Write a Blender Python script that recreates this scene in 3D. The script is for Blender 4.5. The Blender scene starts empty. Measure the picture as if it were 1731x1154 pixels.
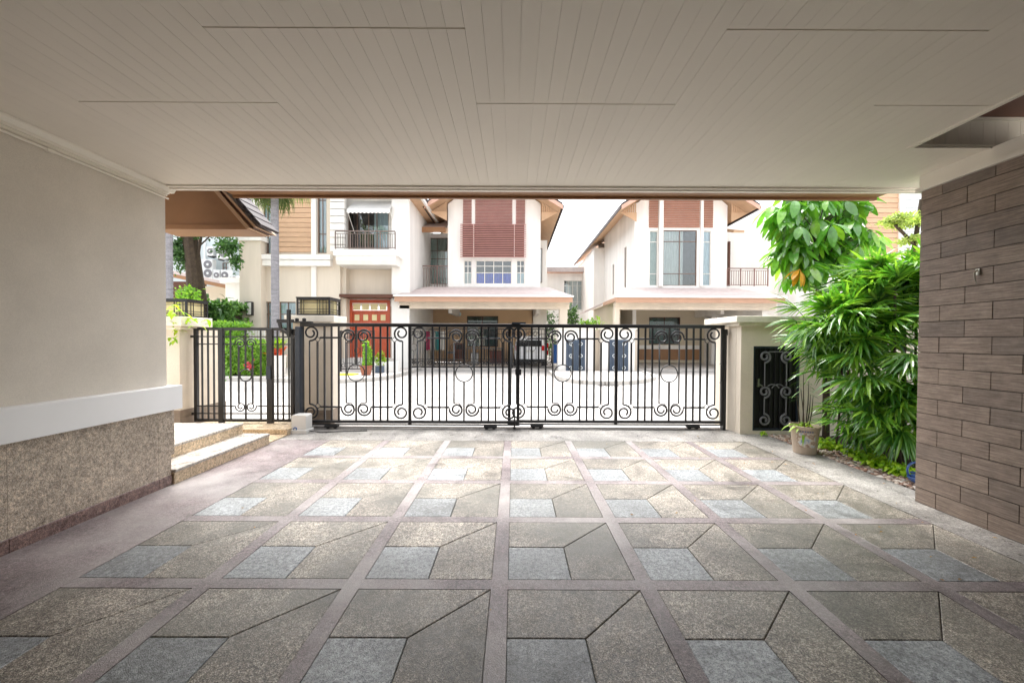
import bpy, bmesh, math, random
from mathutils import Vector, Matrix, Euler, noise as mnoise
rad = math.radians
S = bpy.context.scene
COL = S.collection
# ---------------------------------------------------------------- camera
F = 684.0                      # focal length in photo pixels (photo 1731 wide)
PITCH, ROLL = 0.0164, 0.0045
EYE = Vector((0, 0, 1.5))
VX, PY = 868.0, 575.0 + F*math.tan(0.0164)
cam_d = bpy.data.cameras.new('camera'); cam = bpy.data.objects.new('camera', cam_d); COL.objects.link(cam)
S.camera = cam
cam_d.sensor_width = 36; cam_d.lens = 36*F/1731
cam_d.clip_start = 0.05; cam_d.clip_end = 900
_right = Vector((math.cos(ROLL), 0, math.sin(ROLL)))
_fwd = Vector((0, math.cos(PITCH), -math.sin(PITCH)))
_right = (_right - _fwd*_right.dot(_fwd)).normalized()
_up = _right.cross(_fwd)
cam.matrix_world = Matrix.Translation(EYE) @ Matrix((_right, _up, -_fwd)).transposed().to_4x4()
cam_d.shift_x = -(VX-865.5)/1731
cam_d.shift_y = (PY-577)/1731
# ---------------------------------------------------------------- world, sun, exposure
W = bpy.data.worlds.new('World'); S.world = W; W.use_nodes = True
nt = W.node_tree; nt.nodes.clear()
sky = nt.nodes.new('ShaderNodeTexSky'); sky.sky_type = 'NISHITA'; sky.sun_disc = False
sky.sun_elevation = rad(68); sky.sun_rotation = rad(345); sky.air_density = 1.4; sky.dust_density = 4.0; sky.ozone_density = 1.0
hs = nt.nodes.new('ShaderNodeHueSaturation'); hs.inputs['Saturation'].default_value = 0.22
bg = nt.nodes.new('ShaderNodeBackground'); bg.inputs['Strength'].default_value = 0.14
wo = nt.nodes.new('ShaderNodeOutputWorld')
nt.links.new(sky.outputs[0], hs.inputs['Color']); nt.links.new(hs.outputs[0], bg.inputs['Color']); nt.links.new(bg.outputs[0], wo.inputs[0])
sd = bpy.data.lights.new('sun', 'SUN'); sd.energy = 0.85; sd.angle = rad(22); sd.color = (1, .97, .92)
sun = bpy.data.objects.new('sun', sd); COL.objects.link(sun)
az = rad(345); el = rad(68)      # direction towards the sun, clockwise from +Y
dsun = Vector((math.sin(az)*math.cos(el), math.cos(az)*math.cos(el), math.sin(el)))
sun.rotation_euler = dsun.to_track_quat('Z', 'Y').to_euler()
S.view_settings.view_transform = 'Standard'; S.view_settings.look = 'None'
S.view_settings.gamma = 1; S.view_settings.use_curve_mapping = False
S.view_settings.exposure = 2.2
S.cycles.max_bounces = 8; S.cycles.diffuse_bounces = 5; S.cycles.glossy_bounces = 3
S.cycles.transmission_bounces = 4; S.cycles.transparent_max_bounces = 12
S.cycles.sample_clamp_indirect = 8; S.cycles.use_denoising = True
S.cycles.caustics_reflective = False; S.cycles.caustics_refractive = False

# ---------------------------------------------------------------- measuring
def at(px, py, Y):
    """the point at distance Y that the photograph shows at pixel (px, py)"""
    d = _right*((px-VX)/F) + _up*(-(py-PY)/F) + _fwd
    t = Y/d.y
    return EYE + d*t
def RX(px, Y, py=575): return at(px, py, Y).x
def RZ(py, Y, px=868): return at(px, py, Y).z
def R(px0, py0, px1, py1, Y):
    xm, ym = (px0+px1)/2, (py0+py1)/2
    return RX(px0, Y, ym), RX(px1, Y, ym), RZ(py1, Y, xm), RZ(py0, Y, xm)

# ---------------------------------------------------------------- mesh helpers
class MB:
    def __init__(s): s.v = []; s.f = []
    def quad(s, *p):
        n = len(s.v); s.v += [Vector(q) for q in p]; s.f.append(tuple(range(n, n+len(p)))); return s
    def box(s, x0, x1, y0, y1, z0, z1):
        n = len(s.v)
        for x in (x0, x1):
            for y in (y0, y1):
                for z in (z0, z1): s.v.append(Vector((x, y, z)))
        for q in ((0,1,3,2),(4,6,7,5),(0,4,5,1),(2,3,7,6),(0,2,6,4),(1,5,7,3)): s.f.append(tuple(n+i for i in q))
        return s
    def cbox(s, c, sx, sy, sz, rot=None):
        n = len(s.v); c = Vector(c)
        m = rot or Matrix.Identity(3)
        for x in (-.5, .5):
            for y in (-.5, .5):
                for z in (-.5, .5): s.v.append(c + m @ Vector((x*sx, y*sy, z*sz)))
        for q in ((0,1,3,2),(4,6,7,5),(0,4,5,1),(2,3,7,6),(0,2,6,4),(1,5,7,3)): s.f.append(tuple(n+i for i in q))
        return s
    def prism(s, poly, axis, a, b):
        """poly in the two other axes (x,z for 'y'; y,z for 'x'; x,y for 'z')"""
        n = len(s.v); k = len(poly)
        for t in (a, b):
            for p, q in poly:
                s.v.append(Vector((p, t, q)) if axis == 'y' else Vector((t, p, q)) if axis == 'x' else Vector((p, q, t)))
        s.f.append(tuple(n+i for i in range(k))); s.f.append(tuple(n+k+i for i in reversed(range(k))))
        for i in range(k): j = (i+1) % k; s.f.append((n+i, n+k+i, n+k+j, n+j))
        return s
    def tube(s, pts, r, sides=6, cap=True, flat=False):
        pts = [Vector(p) for p in pts]; k = len(pts); n = len(s.v)
        rr = r if isinstance(r, (list, tuple)) else [r]*k
        up = None
        for i, p in enumerate(pts):
            d = (pts[min(i+1, k-1)] - pts[max(i-1, 0)])
            d = d.normalized() if d.length > 1e-9 else Vector((0, 0, 1))
            if up is None:
                up = Vector((0, 1, 0)) if abs(d.y) < .9 else Vector((0, 0, 1))
            u = (up - d*up.dot(d)).normalized(); w = d.cross(u); up = u
            for j in range(sides):
                a = 2*math.pi*(j+.5)/sides
                s.v.append(p + (u*math.cos(a) + w*math.sin(a))*rr[i]*(1.414 if sides == 4 else 1))
        for i in range(k-1):
            for j in range(sides):
                j2 = (j+1) % sides
                s.f.append((n+i*sides+j, n+i*sides+j2, n+(i+1)*sides+j2, n+(i+1)*sides+j))
        if cap:
            s.f.append(tuple(n+j for j in reversed(range(sides)))); s.f.append(tuple(n+(k-1)*sides+j for j in range(sides)))
        return s
    def lathe(s, prof, c, n=20):
        c = Vector(c); b = len(s.v); m = len(prof)
        for i in range(n):
            a = 2*math.pi*i/n
            for r, z in prof: s.v.append(c + Vector((r*math.cos(a), r*math.sin(a), z)))
        for i in range(n):
            i2 = (i+1) % n
            for j in range(m-1): s.f.append((b+i*m+j, b+i2*m+j, b+i2*m+j+1, b+i*m+j+1))
        return s
    def add(s, o, M=None):
        n = len(s.v); s.v += [(M @ v) if M else v.copy() for v in o.v]; s.f += [tuple(n+i for i in f) for f in o.f]; return s
def mesh(name, mb, mat, off=Vector(), smooth=False, bevel=0):
    me = bpy.data.meshes.new(name)
    me.from_pydata([tuple(v-off) for v in mb.v], [], mb.f)
    if bevel:
        bm = bmesh.new(); bm.from_mesh(me)
        bmesh.ops.recalc_face_normals(bm, faces=bm.faces)
        bmesh.ops.bevel(bm, geom=[e for e in bm.edges if len(e.link_faces) == 2 and e.calc_face_angle(0) > .5], offset=bevel, segments=1, affect='EDGES', profile=.5)
        bm.to_mesh(me); bm.free()
    if smooth: me.polygons.foreach_set('use_smooth', [True]*len(me.polygons))
    if mat: me.materials.append(mat)
    me.update(); return me
def wloc(o):
    v = Vector()
    while o: v += o.location; o = o.parent
    return v
def part(name, mb, mat, parent, smooth=False, bevel=0, label=None, kind=None):
    me = mesh(name, mb, mat, wloc(parent), smooth, bevel) if isinstance(mb, MB) else mb
    o = bpy.data.objects.new(name, me); COL.objects.link(o); o.parent = parent
    if label: o['label'] = label
    if kind: o['kind'] = kind
    return o
def inst(name, me, parent, loc=(0, 0, 0), rot=None, scale=None):
    o = bpy.data.objects.new(name, me); COL.objects.link(o); o.parent = parent
    o.location = Vector(loc) - wloc(parent)
    if rot: o.rotation_euler = rot
    if scale: o.scale = scale if not isinstance(scale, (int, float)) else (scale,)*3
    return o
def thing(name, label, cat, loc=(0, 0, 0), group=None):
    o = bpy.data.objects.new(name, None); COL.objects.link(o); o.location = loc; o.empty_display_size = .2
    o['label'] = label; o['category'] = cat
    if group: o['group'] = group
    return o
def solo(name, mb, mat, label, cat, group=None, smooth=False, bevel=0):
    xs = [v.x for v in mb.v]; ys = [v.y for v in mb.v]; z = min(v.z for v in mb.v)
    off = Vector(((min(xs)+max(xs))/2, (min(ys)+max(ys))/2, z))
    o = bpy.data.objects.new(name, mesh(name, mb, mat, off, smooth, bevel)); COL.objects.link(o); o.location = off
    o['label'] = label; o['category'] = cat
    if group: o['group'] = group
    return o
def struct(name, mb, mat, kind='structure', smooth=False, bevel=0):
    o = bpy.data.objects.new(name, mesh(name, mb, mat, Vector(), smooth, bevel)); COL.objects.link(o); o['kind'] = kind
    return o
def copy_tree(root, loc, label=None, rz=None):
    r = root.copy(); COL.objects.link(r); r.location = loc
    if rz is not None: r.rotation_euler = (0, 0, rz)
    if label: r['label'] = label
    def rec(src, dst):
        for ch in list(src.children):
            c = ch.copy(); COL.objects.link(c); c.parent = dst; rec(ch, c)
    rec(root, r); return r
def holed(mb, x0, x1, z0, z1, Y, depth, holes, top=True):
    """front face at Y with rectangular openings (x0,x1,z0,z1) and reveals going back by depth"""
    xs = sorted({x0, x1, *[min(max(v, x0), x1) for h in holes for v in h[:2]]})
    zs = sorted({z0, z1, *[min(max(v, z0), z1) for h in holes for v in h[2:]]})
    for i in range(len(xs)-1):
        for j in range(len(zs)-1):
            cx, cz = (xs[i]+xs[i+1])/2, (zs[j]+zs[j+1])/2
            if any(h[0] < cx < h[1] and h[2] < cz < h[3] for h in holes): continue
            mb.quad((xs[i], Y, zs[j]), (xs[i+1], Y, zs[j]), (xs[i+1], Y, zs[j+1]), (xs[i], Y, zs[j+1]))
    for a, b, c, d in holes:
        e = Y+depth
        mb.quad((a, Y, c), (a, Y, d), (a, e, d), (a, e, c)); mb.quad((b, Y, d), (b, Y, c), (b, e, c), (b, e, d))
        mb.quad((a, Y, d), (b, Y, d), (b, e, d), (a, e, d)); mb.quad((b, Y, c), (a, Y, c), (a, e, c), (b, e, c))
    e = Y+depth
    mb.quad((x0, Y, z0), (x0, Y, z1), (x0, e, z1), (x0, e, z0)); mb.quad((x1, Y, z1), (x1, Y, z0), (x1, e, z0), (x1, e, z1))
    mb.quad((x0, Y, z1), (x1, Y, z1), (x1, e, z1), (x0, e, z1))
    return mb

# ---------------------------------------------------------------- materials
def lin(r, g, b, k=1.0):
    def c(u):
        u /= 255.0
        return u/12.92 if u <= .04045 else ((u+.055)/1.055)**2.4
    return (c(r)*k, c(g)*k, c(b)*k, 1)
def base_mat(name, rough=.6, spec=.5):
    m = bpy.data.materials.new(name); m.use_nodes = True; n = m.node_tree.nodes; b = n['Principled BSDF']
    b.inputs['Roughness'].default_value = rough; b.inputs['Specular IOR Level'].default_value = spec
    return m, m.node_tree, b
def N(t, typ, **kw):
    n = t.nodes.new(typ)
    for k, v in kw.items():
        if k in n.inputs: n.inputs[k].default_value = v
        else: setattr(n, k, v)
    return n
def coords(t, scale=(1, 1, 1), rot=(0, 0, 0)):
    g = N(t, 'ShaderNodeNewGeometry'); mp = N(t, 'ShaderNodeMapping'); mp.inputs['Scale'].default_value = scale; mp.inputs['Rotation'].default_value = rot
    t.links.new(g.outputs['Position'], mp.inputs['Vector']); return mp.outputs[0]
def ramp(t, fac, stops):
    r = N(t, 'ShaderNodeValToRGB'); e = r.color_ramp.elements
    while len(e) > 1: e.remove(e[0])
    e[0].position = stops[0][0]; e[0].color = stops[0][1]
    for p, c in stops[1:]:
        x = e.new(p); x.color = c
    t.links.new(fac, r.inputs[0]); return r.outputs[0]
def mixc(t, fac, a, b, mode='MIX'):
    m = N(t, 'ShaderNodeMix'); m.data_type = 'RGBA'; m.blend_type = mode
    for s, v in ((0, fac), (6, a), (7, b)):
        if hasattr(v, 'is_output') or isinstance(v, bpy.types.NodeSocket): t.links.new(v, m.inputs[s])
        else: m.inputs[s].default_value = v
    return m.outputs[2]
def g1(v): return (v, v, v, 1)
def plain(name, col, rough=.6, var=.12, scale=3.0, fine=0, bump=0, spec=.4, metal=0, stretch=(1, 1, 1), perobj=0):
    """paint, plaster, wood...: base colour with broad wear, an optional fine grain and relief"""
    m, t, b = base_mat(name, rough, spec); b.inputs['Metallic'].default_value = metal
    p = coords(t, stretch)
    n1 = N(t, 'ShaderNodeTexNoise', Scale=scale, Detail=5.0, Roughness=.6); t.links.new(p, n1.inputs['Vector'])
    f = ramp(t, n1.outputs[0], [(.3, g1(1-var)), (.7, g1(1+var*.35))])
    c = mixc(t, 1.0, col, f, 'MULTIPLY')
    if fine:
        n2 = N(t, 'ShaderNodeTexNoise', Scale=fine, Detail=3.0, Roughness=.7); t.links.new(p, n2.inputs['Vector'])
        f2 = ramp(t, n2.outputs[0], [(.3, g1(1-var)), (.7, g1(1+var))]); c = mixc(t, 1.0, c, f2, 'MULTIPLY')
        if bump:
            bp = N(t, 'ShaderNodeBump', Strength=bump, Distance=.004); t.links.new(n2.outputs[0], bp.inputs['Height']); t.links.new(bp.outputs[0], b.inputs['Normal'])
    if perobj:
        oi = N(t, 'ShaderNodeObjectInfo'); f3 = ramp(t, oi.outputs['Random'], [(0, g1(1-perobj)), (1, g1(1+perobj*.6))]); c = mixc(t, 1.0, c, f3, 'MULTIPLY')
    t.links.new(c, b.inputs['Base Color']); return m
def aggregate(name, stones, scale=260, rough=.55, dirt=.35, tint=None, perobj=.1, moss=0, bump=.5, wash=(100, 99, 92), m0=.44, m1=.62):
    """washed pebble / granite: small stones of several colours, weather stains over them"""
    m, t, b = base_mat(name, rough, .5); p = coords(t)
    vo = N(t, 'ShaderNodeTexVoronoi', Scale=scale); t.links.new(p, vo.inputs['Vector'])
    sx = N(t, 'ShaderNodeSeparateColor'); t.links.new(vo.outputs['Color'], sx.inputs[0])
    k = len(stones); c = ramp(t, sx.outputs[0], [(i/k, s) for i, s in enumerate(stones)])
    t.nodes[-1].color_ramp.interpolation = 'CONSTANT' if False else 'LINEAR'
    mid = N(t, 'ShaderNodeTexNoise', Scale=scale*.16, Detail=4.0, Roughness=.75); t.links.new(p, mid.inputs['Vector'])
    c = mixc(t, 1.0, c, ramp(t, mid.outputs[0], [(.34, g1(.5)), (.66, g1(1.45))]), 'MULTIPLY')
    n0 = N(t, 'ShaderNodeTexNoise', Scale=.55, Detail=3.0, Roughness=.5, Distortion=.4); t.links.new(coords(t, (1, 1, 1), (0, 0, .7)), n0.inputs['Vector'])
    c = mixc(t, 1.0, c, ramp(t, n0.outputs[0], [(.35, g1(1-dirt*.6)), (.62, g1(1.1))]), 'MULTIPLY')
    n1 = N(t, 'ShaderNodeTexNoise', Scale=1.3, Detail=7.0, Roughness=.68, Distortion=.6); t.links.new(p, n1.inputs['Vector'])
    c = mixc(t, 1.0, c, ramp(t, n1.outputs[0], [(.33, g1(1-dirt)), (.62, g1(1.08))]), 'MULTIPLY')
    n2 = N(t, 'ShaderNodeTexNoise', Scale=6.5, Detail=6.0, Roughness=.7); t.links.new(p, n2.inputs['Vector'])
    c = mixc(t, 1.0, c, ramp(t, n2.outputs[0], [(.35, g1(.82)), (.6, g1(1.05))]), 'MULTIPLY')
    n6 = N(t, 'ShaderNodeTexNoise', Scale=2.4, Detail=8.0, Roughness=.72, Distortion=.9); t.links.new(coords(t, (1, 1, 1), (0, 0, 2.3)), n6.inputs['Vector'])
    c = mixc(t, 1.0, c, ramp(t, n6.outputs[0], [(.56, g1(1)), (.68, g1(1-dirt*1.1))]), 'MULTIPLY')
    if moss:
        n3 = N(t, 'ShaderNodeTexNoise', Scale=.9, Detail=5.0, Roughness=.6); mp = coords(t, (1, 1, 1), (0, 0, 1.1)); t.links.new(mp, n3.inputs['Vector'])
        c = mixc(t, ramp(t, n3.outputs[0], [(m0, g1(0)), (m1, g1(moss))]), c, lin(*wash))
    if perobj:
        oi = N(t, 'ShaderNodeObjectInfo'); c = mixc(t, 1.0, c, ramp(t, oi.outputs['Random'], [(0, g1(1-perobj)), (1, g1(1+perobj*.7))]), 'MULTIPLY')
    t.links.new(c, b.inputs['Base Color'])
    bp = N(t, 'ShaderNodeBump', Strength=bump, Distance=.003); t.links.new(vo.outputs['Distance'], bp.inputs['Height']); t.links.new(bp.outputs[0], b.inputs['Normal'])
    rr = ramp(t, n2.outputs[0], [(.35, g1(rough-.14)), (.65, g1(rough+.12))]); t.links.new(rr, b.inputs['Roughness'])
    return m
def leafmat(name, cols, rough=.42, trans=.35, spec=.5, vein=0):
    m, t, b = base_mat(name, rough, spec)
    g = N(t, 'ShaderNodeNewGeometry'); c = ramp(t, g.outputs['Random Per Island'], [(i/max(1, len(cols)-1), s) for i, s in enumerate(cols)])
    oi = N(t, 'ShaderNodeObjectInfo'); c = mixc(t, 1.0, c, ramp(t, oi.outputs['Random'], [(0, g1(.75)), (1, g1(1.25))]), 'MULTIPLY')
    n1 = N(t, 'ShaderNodeTexNoise', Scale=14.0, Detail=3.0); t.links.new(coords(t), n1.inputs['Vector'])
    c = mixc(t, 1.0, c, ramp(t, n1.outputs[0], [(.35, g1(.8)), (.7, g1(1.15))]), 'MULTIPLY')
    t.links.new(c, b.inputs['Base Color'])
    tr = N(t, 'ShaderNodeBsdfTranslucent'); tc = mixc(t, 1.0, c, (1.5, 1.6, .6, 1), 'MULTIPLY'); t.links.new(tc, tr.inputs[0])
    mx = N(t, 'ShaderNodeMixShader'); mx.inputs[0].default_value = trans
    o = t.nodes['Material Output']; t.links.new(b.outputs[0], mx.inputs[1]); t.links.new(tr.outputs[0], mx.inputs[2]); t.links.new(mx.outputs[0], o.inputs[0])
    return m
def glassmat(name, col=(.93, .97, .98, 1), refl=.02):
    m, t, b = base_mat(name); t.nodes.remove(b)
    tr = N(t, 'ShaderNodeBsdfTransparent'); tr.inputs[0].default_value = col
    gl = N(t, 'ShaderNodeBsdfGlossy'); gl.inputs['Roughness'].default_value = .02; gl.inputs[0].default_value = g1(.9)
    fr = N(t, 'ShaderNodeFresnel', IOR=1.6); ad = N(t, 'ShaderNodeMath', operation='ADD'); ad.inputs[1].default_value = refl; t.links.new(fr.outputs[0], ad.inputs[0])
    mx = N(t, 'ShaderNodeMixShader'); t.links.new(ad.outputs[0], mx.inputs[0]); t.links.new(tr.outputs[0], mx.inputs[1]); t.links.new(gl.outputs[0], mx.inputs[2])
    t.links.new(mx.outputs[0], t.nodes['Material Output'].inputs[0]); return m
def woodtile(name):
    m, t, b = base_mat(name, .42, .45)
    p = coords(t, (1.0, 1.6, 34.0)); n1 = N(t, 'ShaderNodeTexNoise', Scale=3.2, Detail=7.0, Roughness=.7, Distortion=.25); t.links.new(p, n1.inputs['Vector'])
    c = ramp(t, n1.outputs[0], [(.25, lin(98, 84, 74)), (.5, lin(134, 119, 108)), (.75, lin(166, 153, 141))])
    p2 = coords(t, (1, 3, 120)); n2 = N(t, 'ShaderNodeTexNoise', Scale=2.0, Detail=3.0); t.links.new(p2, n2.inputs['Vector'])
    c = mixc(t, 1.0, c, ramp(t, n2.outputs[0], [(.4, g1(.88)), (.6, g1(1.06))]), 'MULTIPLY')
    oi = N(t, 'ShaderNodeObjectInfo'); c = mixc(t, 1.0, c, ramp(t, oi.outputs['Random'], [(0, g1(.78)), (.5, (1.0, .97, .95, 1)), (1, (1.14, 1.12, 1.08, 1))]), 'MULTIPLY')
    n5 = N(t, 'ShaderNodeTexNoise', Scale=9.0, Detail=6.0, Roughness=.75); t.links.new(coords(t), n5.inputs['Vector'])
    c = mixc(t, 1.0, c, ramp(t, n5.outputs[0], [(.3, g1(.78)), (.65, g1(1.12))]), 'MULTIPLY')
    t.links.new(c, b.inputs['Base Color'])
    bp = N(t, 'ShaderNodeBump', Strength=.35, Distance=.002); t.links.new(n1.outputs[0], bp.inputs['Height']); t.links.new(bp.outputs[0], b.inputs['Normal'])
    return m
M = {}
M['ceiling'] = plain('ceiling_paint', lin(238, 231, 219), .55, .04, 1.2, perobj=.012)
M['trim'] = plain('trim_paint', lin(238, 232, 220), .5, .05, 2)
M['plaster'] = plain('plaster_beige', lin(216, 208, 196), .75, .09, 2.2, 160, .2)
M['band'] = plain('white_band_paint', lin(242, 242, 242), .5, .04, 1.5)
M['granite_wall'] = aggregate('pink_granite', [lin(164, 148, 130), lin(196, 182, 164), lin(128, 112, 98), lin(184, 166, 146), lin(108, 96, 86), lin(206, 194, 178)], 260, .35, .10, perobj=.05, bump=.1)
M['skirting'] = aggregate('purple_granite', [lin(104, 82, 78), lin(134, 108, 102), lin(78, 60, 58), lin(150, 124, 116)], 220, .3, .15, perobj=.08, bump=.1)
M['step_tread'] = aggregate('pale_granite_tread', [lin(180, 174, 168), lin(200, 194, 186), lin(156, 148, 140)], 220, .32, .15, perobj=.04, bump=.1)
M['step_riser'] = aggregate('yellow_granite_riser', [lin(210, 188, 156), lin(226, 206, 176), lin(178, 154, 124), lin(216, 196, 164), lin(160, 138, 112)], 240, .35, .12, perobj=.06, bump=.1)
M['pave_brown'] = aggregate('brown_washed_pebble', [lin(128, 117, 106), lin(190, 180, 166), lin(82, 75, 70), lin(166, 155, 141), lin(64, 60, 58), lin(214, 206, 192)], 200, .42, .5, moss=.75, perobj=.2)
M['pave_grey'] = aggregate('grey_washed_pebble', [lin(132, 136, 138), lin(178, 182, 184), lin(98, 102, 106), lin(158, 162, 164)], 210, .42, .35, moss=.3, perobj=.18)
M['strip'] = aggregate('purple_terrazzo_strip', [lin(104, 91, 93), lin(132, 119, 120), lin(82, 71, 73), lin(146, 134, 134)], 230, .42, .38, perobj=.08, moss=.6, wash=(176, 171, 168), m0=.42, m1=.66)
M['apron'] = aggregate('pale_washed_apron', [lin(138, 134, 130), lin(170, 166, 162), lin(116, 112, 108), lin(182, 178, 172)], 210, .4, .5, moss=.5, m0=.5, m1=.7, perobj=0)
M['joint'] = plain('joint_dirt', lin(62, 56, 52), .9, .3, 6)
M['woodtile'] = woodtile('wood_look_tile')
M['grout'] = plain('dark_grout', lin(26, 20, 18), .9, .2, 5)
M['brown'] = plain('brown_painted_board', lin(150, 110, 76), .5, .12, 3, perobj=.05)
M['brown_dark'] = plain('dark_brown_paint', lin(86, 50, 34), .5, .12, 3)
M['plank'] = plain('grey_painted_plank', lin(190, 186, 172), .6, .08, 3, perobj=.06)
M['iron'] = plain('black_wrought_iron', lin(22, 22, 25), .36, .25, 20, spec=.5)
M['steel_blue'] = plain('blue_black_steel', lin(44, 52, 62), .35, .2, 12)
M['pillar'] = plain('pillar_plaster', lin(226, 214, 196), .8, .1, 2.2, 130, .2)
M['cap'] = plain('pale_stone_cap', lin(232, 224, 208), .7, .16, 4)
M['base_stone'] = plain('brown_base_stone', lin(146, 130, 114), .6, .2, 8, perobj=.15)
M['road'] = plain('pale_concrete_road', lin(172, 168, 164), .7, .28, .7, 60, .1)
M['kerb'] = plain('kerb_concrete', lin(190, 186, 180), .8, .2, 4)
M['pave_far'] = plain('street_pavement', lin(198, 192, 186), .7, .15, 1.2)
M['yellow'] = plain('yellow_kerb_paint', lin(214, 216, 60), .6, .15, 8)
M['white'] = plain('white_facade_paint', lin(236, 233, 228), .7, .14, 1.3, stretch=(1, 1, .12))
M['cream'] = plain('cream_facade_paint', lin(218, 206, 190), .75, .14, 1.3, stretch=(1, 1, .12))
M['tan'] = plain('tan_facade_paint', lin(206, 176, 142), .75, .08, .7)
M['tan2'] = plain('grey_tan_facade_paint', lin(202, 190, 168), .75, .08, .7)
M['timber'] = plain('timber_cladding', lin(204, 168, 136), .6, .2, 3, stretch=(1, 1, 14), perobj=.09)
M['soffit'] = plain('orange_timber_soffit', lin(196, 162, 130), .6, .12, 3, perobj=.06)
M['louvre'] = plain('red_brown_louvre', lin(190, 138, 130), .55, .12, 3, perobj=.06)
M['fascia'] = plain('tan_brown_fascia', lin(184, 146, 122), .6, .1, 2)
M['louvre2'] = plain('orange_brown_louvre', lin(180, 132, 112), .55, .12, 3)
M['apt'] = plain('pale_blue_grey_wall', lin(196, 206, 208), .7, .1, .6)
M['rail_grey'] = plain('warm_grey_railing', lin(120, 106, 100), .4, .1, 5)
M['pink'] = plain('pink_fascia', lin(206, 164, 144), .6, .1, 2)
M['roof_tile'] = plain('grey_pink_roof_tile', lin(196, 182, 178), .7, .16, 5, perobj=.1)
M['roof_brown'] = plain('brown_roof_tile', lin(72, 64, 64), .65, .2, 8, perobj=.15)
M['frame_brown'] = plain('bronze_window_frame', lin(120, 96, 82), .45, .1, 5)
M['frame_white'] = plain('white_window_frame', lin(232, 228, 220), .45, .06, 5)
M['glass'] = glassmat('window_glass')
M['glass_dark'] = glassmat('dark_window_glass', (.55, .66, .66, 1), .03)
M['room'] = plain('interior_shade', lin(60, 56, 56), .9, .1, 1)  # dark grey stands in for the shade inside, painted into the colour
M['curtain_blue'] = plain('pale_blue_curtain', lin(206, 224, 232), .8, .1, 5)
M['curtain_white'] = plain('white_curtain', lin(214, 216, 210), .8, .1, 5)
M['curtain_green'] = plain('grey_green_curtain', lin(176, 192, 180), .8, .15, 5)
M['blue_cloth'] = plain('bright_blue_cloth', lin(24, 70, 214), .8, .15, 5)
M['red_door'] = plain('red_brown_door', lin(186, 84, 52), .35, .2, 4, stretch=(1, 1, .3))
M['railing_pink'] = plain('brown_railing_metal', lin(130, 96, 88), .4, .1, 5)
M['trunk'] = plain('tree_bark', lin(70, 58, 46), .9, .4, 7, 40, .5)
M['palm_trunk'] = plain('palm_bark', lin(140, 138, 142), .85, .3, 3, 18, .4, stretch=(1, 1, 5))
M['pot_tan'] = plain('tan_plastic_pot', lin(176, 158, 140), .5, .12, 9)
M['clay'] = plain('terracotta_pot', lin(158, 100, 78), .8, .2, 8)
M['white_ceramic'] = plain('white_planter', lin(228, 224, 218), .5, .08, 4)
M['plastic_white'] = plain('grey_white_motor_cover', lin(214, 212, 208), .4, .08, 5)
M['plastic_black'] = plain('black_plastic', lin(30, 30, 32), .5, .2, 6)
M['blue_plastic'] = plain('blue_plastic', lin(30, 84, 150), .35, .1, 6)
M['hose'] = plain('blue_garden_hose', lin(34, 64, 116), .35, .1, 6)
M['soil'] = plain('dark_soil', lin(58, 46, 36), .95, .4, 9, 50, .6)
M['chrome'] = plain('brushed_metal', lin(190, 188, 180), .3, .05, 6, metal=1)
M['car_white'] = plain('white_car_paint', lin(232, 232, 234), .2, .02, 1, spec=.6)
M['rubber'] = plain('rubber_tyre', lin(24, 24, 24), .8, .1, 10)
M['red_lamp'] = plain('red_lamp_plastic', lin(190, 20, 24), .2, .05, 5)
M['magenta'] = plain('magenta_cloth', lin(196, 40, 104), .8, .1, 6)
M['teal'] = plain('teal_cloth', lin(70, 150, 150), .8, .1, 6)
M['wood_red'] = plain('red_brown_cabinet', lin(112, 58, 46), .4, .15, 4)
M['grey_box'] = plain('mid_grey_enamel', lin(120, 120, 124), .5, .15, 5)
M['ac'] = plain('air_conditioner_enamel', lin(216, 220, 220), .5, .06, 4)
M['frost'] = plain('frosted_lantern_panel', lin(222, 208, 160), .6, .08, 6)
M['louvre_blue'] = plain('blue_grey_door', lin(70, 84, 102), .45, .15, 6)
M['rhapis'] = leafmat('lady_palm_leaf', [lin(58, 106, 44), lin(96, 148, 56), lin(150, 190, 76), lin(66, 116, 56)], .24, .38, .8)
M['schef'] = leafmat('umbrella_tree_leaf', [lin(78, 136, 50), lin(122, 172, 66), lin(96, 148, 74), lin(150, 190, 80)], .2, .38, .9)
M['schef_old'] = leafmat('yellowing_leaf', [lin(196, 150, 40), lin(176, 112, 30)], .4, .4)
M['lime'] = leafmat('lime_ground_leaf', [lin(128, 170, 34), lin(176, 200, 50), lin(100, 150, 40)], .45, .4)
M['hedge'] = leafmat('hedge_leaf', [lin(52, 92, 40), lin(84, 124, 54), lin(110, 150, 70), lin(44, 78, 38)], .5, .3)
M['bright'] = leafmat('bright_hedge_leaf', [lin(110, 160, 44), lin(150, 190, 70), lin(80, 132, 40)], .5, .4)
M['tree'] = leafmat('tree_leaf', [lin(40, 78, 34), lin(66, 104, 50), lin(88, 126, 66)], .5, .35)
M['palm'] = leafmat('palm_frond_leaf', [lin(92, 112, 66), lin(120, 138, 88), lin(140, 146, 100)], .5, .3)
M['topiary'] = leafmat('pale_topiary_leaf', [lin(150, 172, 80), lin(182, 196, 110), lin(124, 150, 70)], .5, .35)
M['red_leaf'] = leafmat('red_cordyline_leaf', [lin(176, 60, 36), lin(200, 92, 50)], .4, .35)
M['flower'] = leafmat('pink_petal', [lin(226, 110, 130), lin(220, 70, 90)], .5, .4)
M['pebble'] = plain('river_pebble', lin(168, 140, 122), .6, .2, 8)
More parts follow.
